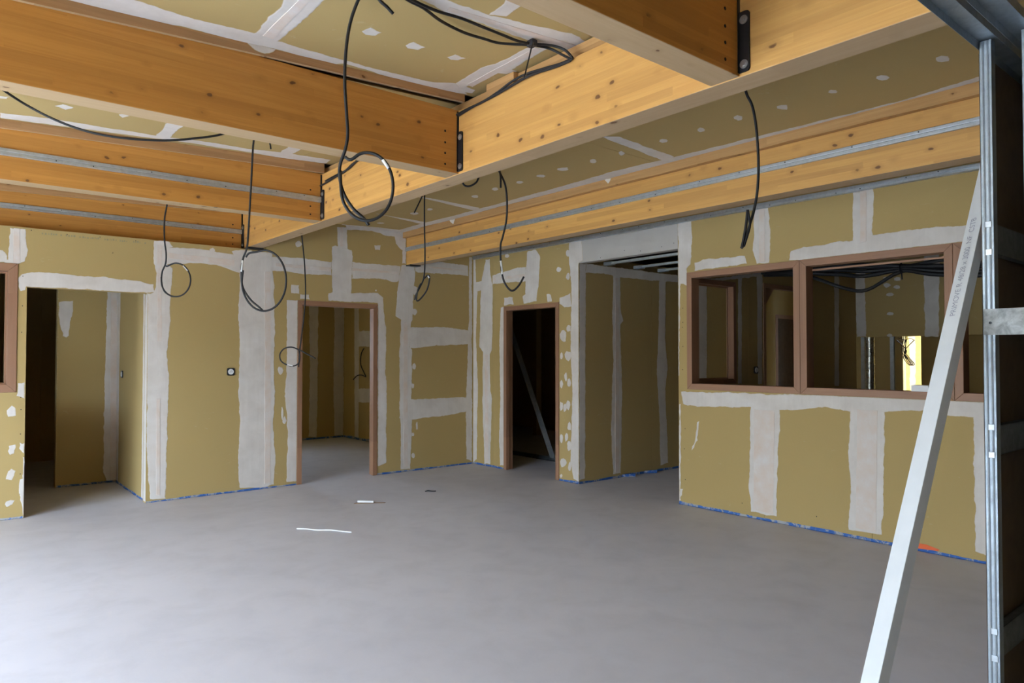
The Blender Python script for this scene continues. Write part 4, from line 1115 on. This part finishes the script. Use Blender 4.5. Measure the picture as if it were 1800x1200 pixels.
door_frame('door_1', 'reddish wooden door frame without a door in the back wall', 'y', A_Y, 3.233, 4.253, 2.105)
door_frame('door_2', 'narrow reddish wooden door frame opening on a dark room, right of the corner', 'x', B_X, 6.020, 7.054, 2.107, rail='frame_y')
d3 = door_frame('door_3', 'wooden frame with corner braces inside the office, seen through the leftmost window', 'y', 4.27, 7.251, 8.249, 2.293, depth=0.06, w=0.05)
for s, u in ((1, 7.301), (-1, 8.199)):
    MB().prism([(u, 4.275, 2.243), (u + s * .20, 4.275, 2.243), (u, 4.275, 2.03)], [(u, 4.295, 2.243), (u + s * .20, 4.295, 2.243), (u, 4.295, 2.03)]).build('corner_brace', 'frame_v', d3)
d4 = door_frame('door_4', 'closed dark brown door far down the passage', 'y', 5.693, 10.021, 10.919, 2.109, w=0.06)
leaf = MB().box(10.08, 10.86, 5.72, 5.76, 0.01, 2.048).build('door_leaf', 'dark_board', d4)
for z in (0.25, 1.30, 1.75):
    MB().disc((10.078, 5.712, z), (0, 0, 1), 0.010, 0.09, 10).build('hinge', 'galv', d4)

# passage: furring channels of the unfinished ceiling
for x in (6.18, 6.72, 7.19, 7.7, 8.2):
    r = empty('ceiling_channel', (x, 4.33, 2.545), category='rail', label='%s steel ceiling channel above the passage' % {6.18: 'nearest', 6.72: 'second nearest', 7.19: 'third', 7.7: 'fourth', 8.2: 'farthest'}[x], group='steel channels over the passage')
    MB().prism([(x - .03, 4.34, 2.575), (x - .026, 4.34, 2.55), (x + .026, 4.34, 2.55), (x + .03, 4.34, 2.575)], [(x - .03, 5.68, 2.575), (x - .026, 5.68, 2.55), (x + .026, 5.68, 2.55), (x + .03, 5.68, 2.575)]).build('channel', 'galv', r)
    MB().box(x - .034, x + .034, 5.56, 5.685, 2.542, 2.58).build('end_sleeve', 'galv', r)
    link('screw', scr, r, (x, 5.50, 2.5495), 0, (math.radians(180), 0, 0))

# ------------------------------------------------------------------ office contents and court
duct = empty('foil_duct', (10.2, 4.36, 0), label='crumpled silver foil duct standing beyond the office', category='duct')
mb = MB()
vs, fs, N, Kk = [], [], 16, 60
for i in range(Kk + 1):
    z = 0.02 + 2.9 * i / Kk
    for k in range(N):
        a = 2 * math.pi * k / N
        r = 0.056 + (0.004 if i % 2 else -0.003) + 0.003 * noise.noise(Vector((a * 2, z * 9, 3)))
        vs.append((10.2 + r * math.cos(a), 4.36 + r * math.sin(a), z))
for i in range(Kk):
    for k in range(N):
        a, b = i * N + k, i * N + (k + 1) % N
        fs.append((a, b, b + N, a + N))
mb.quad_mesh(vs, fs)
mb.build('hose', 'foil', duct, smooth=True)
MB().tube([(10.2 + .06 * math.cos(t * .5), 4.36 + .06 * math.sin(t * .5), 1.35) for t in range(14)], 0.004, 6, 1).build('clamp', 'galv', duct)


def c_stud(mb, x, y0, y1, z0, z1, flange=0.035, t=0.0015, s=1):
    mb.box(*sorted((x, x + s * t)), y0, y1, z0, z1)
    mb.box(*sorted((x, x + s * flange)), y0, y0 + t, z0, z1)
    mb.box(*sorted((x, x + s * flange)), y1 - t, y1, z0, z1)
    for k in (0.3, 0.7):
        yy = y0 + (y1 - y0) * k
        mb.prism([(x, yy - .004, z0), (x - s * .0018, yy, z0), (x, yy + .004, z0)], [(x, yy - .004, z1), (x - s * .0018, yy, z1), (x, yy + .004, z1)])
    return mb


for x, y, lab in ((9.60, 3.83, 'galvanised stud in the open lower end of the office'), (9.60, 4.20, 'galvanised corner stud in the shadowed end of the office')):
    c_stud(MB(), x, y - .024, y + .024, 0.0, 1.72).build('steel_stud', 'galv', origin=(x, y, 0), label=lab, category='stud', group='studs at the office end')
offcut = MB().box(5.70, 5.78, 2.02, 2.14, 1.1975, 1.245).build('offcut_block', 'paper', origin=(5.74, 2.08, 1.1975), label='small white offcut lying on the window sill', category='offcut', bevel=0.002)
# cable bundle in the office
CB = [(0.00, 0.00, 0.020), (0.03, 0.03, 0.018), (-0.02, 0.045, 0.022), (0.05, -0.03, 0.016), (-0.03, -0.035, 0.020), (0.02, -0.06, 0.018)]
bund = empty('cable_bundle', (7.2, 3.0, 2.3), label='sagging bundle of thick black cables under the office ceiling', category='cables')
for i, (dx, dz, r) in enumerate(CB):
    k = 1 if i % 2 else -1
    pts = [(7.25 + dx, 4.26, 2.44 + dz), (7.2 + dx, 3.75, 2.385 + dz), (7.2 + dx, 3.35, 2.345 + dz * 1.3 - (0.10 if i == 5 else 0)), (7.18 + dx, 3.1, 2.31 + dz * 1.4 - (0.10 if i == 5 else 0)), (7.2, 2.78, 2.31 + dz * .5), (7.2 + dx, 2.45, 2.29 + dz + k * .035), (7.25 + dx, 2.0, 2.29 + dz + k * .06), (7.3 + dx, 1.3, 2.40 + dz)]
    MB().tube(pts, r, 8, 5).build('cable', 'cable', bund, smooth=True)
MB().tube([(7.2, 2.78 , 2.36), (7.16, 2.78, 2.31), (7.2, 2.78, 2.26), (7.24, 2.78, 2.31), (7.2, 2.78, 2.36), (7.17, 2.76, 2.20)], 0.006, 6, 4).build('cable_tie', 'black_plastic', bund)
# hanging wires in the bright doorway
wc = empty('wire_coil', (10.9, 4.05, 1.6), label='small coil of thin wires hanging in the bright doorway', category='wires')
for k in range(3):
    c = 4.10 + 0.02 * k
    MB().tube([(10.985, c, 2.5), (10.9, c, 2.2), (10.8, c, 1.75), (10.8, c + .03, 1.55), (10.8, c - .02, 1.45), (10.8, c - .09, 1.36), (10.8, c - .06, 1.34), (10.8, c + .01, 1.45), (10.8, c + .03 - .03 * k, 1.55), (10.8, c - .10 + .1 * k, 1.70)], 0.006, 6, 5).build('wire', 'cable', wc)
MB().tube([(10.8, 4.0, 1.69), (10.8, 4.06, 1.72), (10.8, 4.13, 1.70), (10.8, 4.22, 1.73)], 0.005, 6, 5).build('wire', 'cable', wc)
plaster(empty('wall_strip', kind='structure', label='jointing strip on the court wall'), lambda u, h, v: (12.5 - h, u, v), [(4.62, 0.05), (4.72, 0.05), (4.71, 1.4), (4.735, 2.9), (4.60, 2.9), (4.615, 1.5)], 'p', 1)

# ------------------------------------------------------------------ sockets


def socket(fn, u, z, label, tilt=0.0):
    root = empty('wall_socket', fn(u, 0, z), label=label, category='socket', group='wall sockets')
    s, c = 0.040, 0.009
    q = [(-s + c, -s), (s - c, -s), (s, -s + c), (s, s - c), (s - c, s), (-s + c, s), (-s, s - c), (-s, -s + c)]
    MB().prism([fn(u + a, 0.0005, z + b) for a, b in q], [fn(u + a, 0.009, z + b) for a, b in q]).build('plate', 'black_plastic', root)
    r = 0.030
    ring = [(r * math.cos(k * math.pi / 12), r * math.sin(k * math.pi / 12)) for k in range(24)]
    d = MB().prism([fn(u + a, 0.009, z + b) for a, b in ring], [fn(u + a * .94, 0.015, z + b * .94) for a, b in ring]).build('socket_face', 'white_plastic', root)
    for du, dz in ((-0.0095, 0), (0.0095, 0), (0.0, 0.011)):
        rg = [(du + .0032 * math.cos(k * math.pi / 4), dz + .0032 * math.sin(k * math.pi / 4)) for k in range(8)]
        MB().prism([fn(u + a, 0.015, z + b) for a, b in rg], [fn(u + a, 0.0156, z + b) for a, b in rg]).build('contact_hole', 'dark_hole', d)
    return root


socket(fA, 2.490, 1.297, 'square black wall socket with round white face on the back wall')
socket(lambda u, h, v: (u, 4.27 - h, v), 7.09, 1.31, 'black socket box on the dark office partition')
socket(lambda u, h, v: (1.69 - h, u, v), 8.96, 1.26, 'dark switch box on the return wall inside the left opening')

# ------------------------------------------------------------------ hanging cables


def cable(keys, r, label, tip=None, mat='cable', group=None, sleeve=None, name='hanging_cable'):
    root = empty(name, CABLE[keys[0]][0], label=label, category='cable')
    if group:
        root['group'] = group
    for k in keys:
        MB().tube(CABLE[k], r, 8, 5).build('strand', mat, root, smooth=True)
    if sleeve:
        k, i = sleeve
        P = CABLE[k]
        a, b = Vector(P[i]), Vector(P[i + 1])
        MB().tube([a.lerp(b, .1), a.lerp(b, .9)], r * 1.12, 8, 1).build('white_marking', 'white_plastic', root, smooth=True)
    return root


G = 'black cables hanging from the ceiling'
cable(['c1', 'c1b'], 0.0076, 'thick black cable with a large loop hanging in front of the big front beam', group=G, sleeve=('c1b', 4))
cable(['c2', 'c2b'], 0.0076, 'black cable ending in a wide round loop before the broad white band', group=G, sleeve=('c2', 5))
cable(['c3', 'c3b'], 0.0070, 'black cable with a small loop right of the left opening', group=G, sleeve=('c3b', 3))
cable(['c4', 'c4b'], 0.0070, 'long black cable hanging down into the wooden door frame with a small loop', group=G, sleeve=('c4b', 7))
cable(['c5', 'c5b'], 0.0070, 'black cable with a narrow folded loop near the room corner', group=G, sleeve=('c5b', 1))
cable(['c5c'], 0.006, 'short straight cable stub beside the folded cable behind the girder', group=G)
cable(['c5d'], 0.007, 'short black cable bow showing below the girder edge', group=G)
cable(['c6', 'c6b'], 0.0076, 'black cable bent up like a hook above the narrow door frame', group=G, sleeve=('c6', 8))
cable(['c7', 'c7b'], 0.0076, 'black cable with doubled end hanging above the leftmost window of the right wall', group=G)
cable(['c8'], 0.0076, 'slack black cable sagging below the ceiling at upper left', group=G)
cable(['c8b'], 0.006, 'tiny cable stub poking down below the big front beam', group=G)
cable(['c10'], 0.0070, 'short cable stub at the top edge of the picture', group=G)
cb = cable(['c9a', 'c9b', 'c9c', 'c9d'], 0.0076, 'pair of black cables tied to the ceiling and laid along the girder top', group=G)
MB().tube(CABLE['tie'], 0.004, 6, 4).build('cable_tie', 'black_plastic', cb)
p = Vector(CABLE['c9b'][7])
MB().box(p.x - .02, p.x + .02, p.y - .025, p.y + .025, p.z - .016, p.z + .02).build('tie_head', 'black_plastic', cb, bevel=0.006)
cable(['c11', 'c11b'], 0.0076, 'twin black cables running along the girder flank behind the big front beam', group=G)
cable(['r1'], 0.009, 'black cable tail sticking out of the wall inside the framed back room', group=G)

# ------------------------------------------------------------------ dark room behind the narrow frame
a, b = [Vector(p) for p in CABLE['d2lean']]
lp = empty('leaning_profile', (b.x, b.y, 0), label='steel profile leaning in the dark room behind the narrow door frame', category='profile')
ax = (a - b).normalized()
sd = Vector((0.64, -0.77, 0)).cross(ax).normalized()
sd = (Vector((0.77, -0.64, 0)) - ax * ax.dot(Vector((0.77, -0.64, 0)))).normalized()
nn = ax.cross(sd)
for nm, o0, o1, h0, h1 in (('web', -.035, .035, 0, .002), ('flange', -.035, -.033, 0, .03), ('flange', .033, .035, 0, .03)):
    q = [(o0, h0), (o1, h0), (o1, h1), (o0, h1)]
    MB().prism([b + sd * s_ + nn * h_ + Vector((0, 0, .02)) for s_, h_ in q], [a + sd * s_ + nn * h_ for s_, h_ in q]).build(nm, 'shade_galv', lp)
ft = empty('floor_track', (6.75, 7.6, 0), label='steel floor track on a dark strip in the dark room', category='track')
MB().box(6.70, 6.86, 6.6, 9.2, 0.001, 0.006).build('membrane', 'black_plastic', ft)
MB().box(6.74, 6.812, 6.6, 9.2, 0.006, 0.009).box(6.74, 6.742, 6.6, 9.2, .009, .038).box(6.81, 6.812, 6.6, 9.2, .009, .038).build('track', 'shade_galv', ft)
MB().box(8.66, 8.78, 9.70, 9.80, 0, 2.6).build('lit_strip', 'board', origin=(8.72, 9.75, 0), label='added upright standing for a lit strip of wall in the dark room', category='post')  # solid upright standing in for a lit strip on the wall

# ------------------------------------------------------------------ steel partition frame beside the camera
pf = empty('stud_partition', (3.05, 0.80, 0), label='galvanised double stud partition frame at the right edge of the view', category='partition')
c_stud(MB(), 3.03, 0.845, 0.885, 0.0, 2.645, 0.04).build('stud', 'stud', pf)
c_stud(MB(), 3.03, 0.705, 0.752, 0.0, 2.645, 0.04).build('stud', 'stud', pf)
for y0, y1 in ((0.808, 0.888), (0.702, 0.788)):
    MB().box(LEFT_X + .02, 4.60, y0, y1, 2.6505, 2.6525).box(LEFT_X + .02, 4.60, y0, y0 + .0015, 2.618, 2.6505).box(LEFT_X + .02, 4.60, y1 - .0015, y1, 2.618, 2.6505).build('head_track', 'stud', pf)
    MB().box(3.03, 4.60, y0, y1, 0.0005, 0.002).box(3.03, 4.60, y0, y0 + .0015, 0.002, 0.03).box(3.03, 4.60, y1 - .0015, y1, 0.002, .03).build('floor_track', 'galv', pf)
st = MB().box(3.0265, 3.0285, 0.700, 0.882, 1.540, 1.637).build('strap_plate', 'galv_spangle', pf)
for y in (0.73, 0.86):
    MB().disc((3.0265, y, 1.585), (-1, 0, 0), 0.005, 0.002, 10).build('screw', 'black_steel', st)
for z0, z1 in ((1.845, 1.957), (1.092, 1.202), (0.345, 0.452)):
    nb = MB().box(3.034, 4.55, 0.851, 0.853, z0, z1).box(3.034, 4.55, 0.851, 0.88, z0, z0 + .002).box(3.034, 4.55, 0.851, 0.88, z1 - .002, z1).build('noggin', 'shade_galv', pf)
    for z in (z0 + .004, z1 - .004):
        MB().box(3.0262, 3.0296, 0.852, 0.872, z - .011, z + .011).build('tab', 'galv', nb, bevel=0.001)
MB().box(3.075, 4.6, 0.887, 0.8995, 0.004, 2.6175).build('board_sheet', 'dark_board', pf)
MB().box(3.14, 4.6, 0.6895, 0.702, 0.004, 2.6175).build('board_sheet', 'board', pf)  # added out of view to keep daylight out of the stud cavity
MB().box(3.60, 3.64, 0.7, 0.89, 0.004, 2.60).build('stud_pair', 'galv', pf)

# ------------------------------------------------------------------ white rail leaning at the partition
p0 = Vector((1.990, 0.978, 0.0))
p1 = Vector((3.495, 0.935, 2.575))
ax = (p1 - p0).normalized()
mid = (p0 + p1) / 2
view = Vector((0, 0, 1.46)) - mid
view = (view - ax * view.dot(ax)).normalized()
right = ax.cross(view).normalized()          # perpendicular to the axis and the sight line
if right.dot(Vector((0.769, -0.64, 0))) < 0:
    right = -right
th = math.radians(40)
nf = (view * math.cos(th) - right * math.sin(th)).normalized()     # broad face, turned to the windows
wf = (right * math.cos(th) + view * math.sin(th)).normalized()     # across the broad face
Wd, Dp = 0.062, 0.042
rl = empty('leaning_rail', p0, label='long white metal rail with printed lettering leaning against the steel stud', category='rail')
c0 = p0 + Vector((0, 0, 0.035))


def sec(c, pts):
    return [c + wf * a + nf * b for a, b in pts]


U = [(-Wd / 2, 0), (Wd / 2, 0), (Wd / 2, -Dp), (Wd / 2 - .003, -Dp), (Wd / 2 - .003, -.003), (-Wd / 2 + .003, -.003), (-Wd / 2 + .003, -Dp), (-Wd / 2, -Dp)]
MB().prism(sec(c0, U), sec(p1, U)).build('channel', 'white_rail', rl, bevel=0.0015)
cu = bpy.data.curves.new('lettering', 'FONT')
cu.body = 'PRIMOVE R 48/28 x 3000  NF  CSTB'
cu.size = 0.030
cu.extrude = 0.0
cu.align_y = 'CENTER'
cu.materials.append(M['ink'])
tmp = bpy.data.objects.new('tmp_text', cu)
COL.objects.link(tmp)
dg = bpy.context.evaluated_depsgraph_get()
me = bpy.data.meshes.new_from_object(tmp.evaluated_get(dg))
bpy.data.objects.remove(tmp)
# text runs up the rail: x -> axis, y -> away from the letters' foot
start = c0 + (p1 - c0) * 0.62
mt = Matrix.Identity(4)
for i, vcol in enumerate((ax, -wf, nf)):
    for r_ in range(3):
        mt[r_][i] = vcol[r_]
for r_ in range(3):
    mt[r_][3] = (start + nf * 0.0006)[r_]
me.transform(mt)
me.materials.clear()
me.materials.append(M['ink'])
link('lettering', me, rl)['label'] = 'grey printed product lettering'

# ------------------------------------------------------------------ scraps on the floor
sc1 = empty('floor_scrap', (3.36, 6.32, 0), label='short white offcut on a brown sliver on the floor', category='scrap')
MB().prism([(3.305, 6.385, .004), (3.425, 6.275, .004), (3.437, 6.288, .004), (3.318, 6.40, .004)], [(3.305, 6.385, .022), (3.425, 6.275, .020), (3.437, 6.288, .020), (3.318, 6.40, .022)]).build('white_piece', 'paper', sc1)
MB().prism([(3.25, 6.36, .0005), (3.50, 6.20, .0005), (3.53, 6.22, .0005), (3.29, 6.39, .0005)], [(3.25, 6.36, .004), (3.50, 6.20, .004), (3.53, 6.22, .004), (3.29, 6.39, .004)]).build('brown_piece', 'brown_scrap', sc1)
MB().tube([(2.409, 5.741, .006), (2.47, 5.66, .008), (2.52, 5.59, .005), (2.60, 5.50, .009), (2.66, 5.41, .006), (2.711, 5.34, .005)], 0.005, 6, 4).build('white_strip', 'paper', origin=(2.56, 5.54, 0), label='thin crooked white strip lying on the floor', category='strip')
MB().tube([(4.13, 6.43, .006), (4.16, 6.42, .012), (4.20, 6.40, .006), (4.23, 6.37, .007)], 0.006, 6, 4).build('dark_scrap', 'black_plastic', origin=(4.18, 6.40, 0), label='tiny dark curled scrap on the floor', category='scrap')

# ------------------------------------------------------------------ screw heads and faded print on the boards
for fn, par, pts, rot in (
    (fA, wall_back, [(0.642, 2.19), (0.642, 1.92), (0.640, 1.68), (0.640, 1.09), (0.643, 0.98), (0.642, 0.76), (0.645, 0.40), (0.645, 0.22), (1.36, 2.47), (0.70, 2.615), (0.98, 2.608), (1.25, 2.612), (1.56, 2.61)], (math.radians(90), 0, 0)),
    (fBt, wall_right, [(4.245, 1.94), (4.245, 1.80), (4.25, 1.75), (4.245, 1.56), (4.25, 1.33), (4.22, 2.33), (4.235, 1.0), (4.20, 1.0), (4.225, 0.75), (4.235, 0.55), (4.225, 0.25), (5.35, 2.56), (5.0, 2.60), (4.78, 2.57), (4.5, 2.58), (4.35, 2.60), (3.6, 0.12), (2.9, 0.12)], (0, math.radians(-90), 0)),
):
    for u, v in pts:
        link('screw', scr, par, fn(u, 0.0002, v), 0, rot)
mb = MB()
x = 0.78
while x < 1.66:
    w = RND.uniform(0.004, 0.016)
    if RND.random() < 0.78:
        z = 2.588 + RND.uniform(-.002, .002)
        hgt = RND.uniform(0.012, 0.02)
        mb.quad_mesh([(x, A_Y - .0006, z), (x + w, A_Y - .0006, z), (x + w, A_Y - .0006, z + hgt), (x, A_Y - .0006, z + hgt)], [(0, 1, 2, 3)])
    x += w + RND.uniform(0.004, 0.014)
mb.build('faded_print', 'pale_ink', wall_back)['label'] = 'faded illegible print along the board edge'
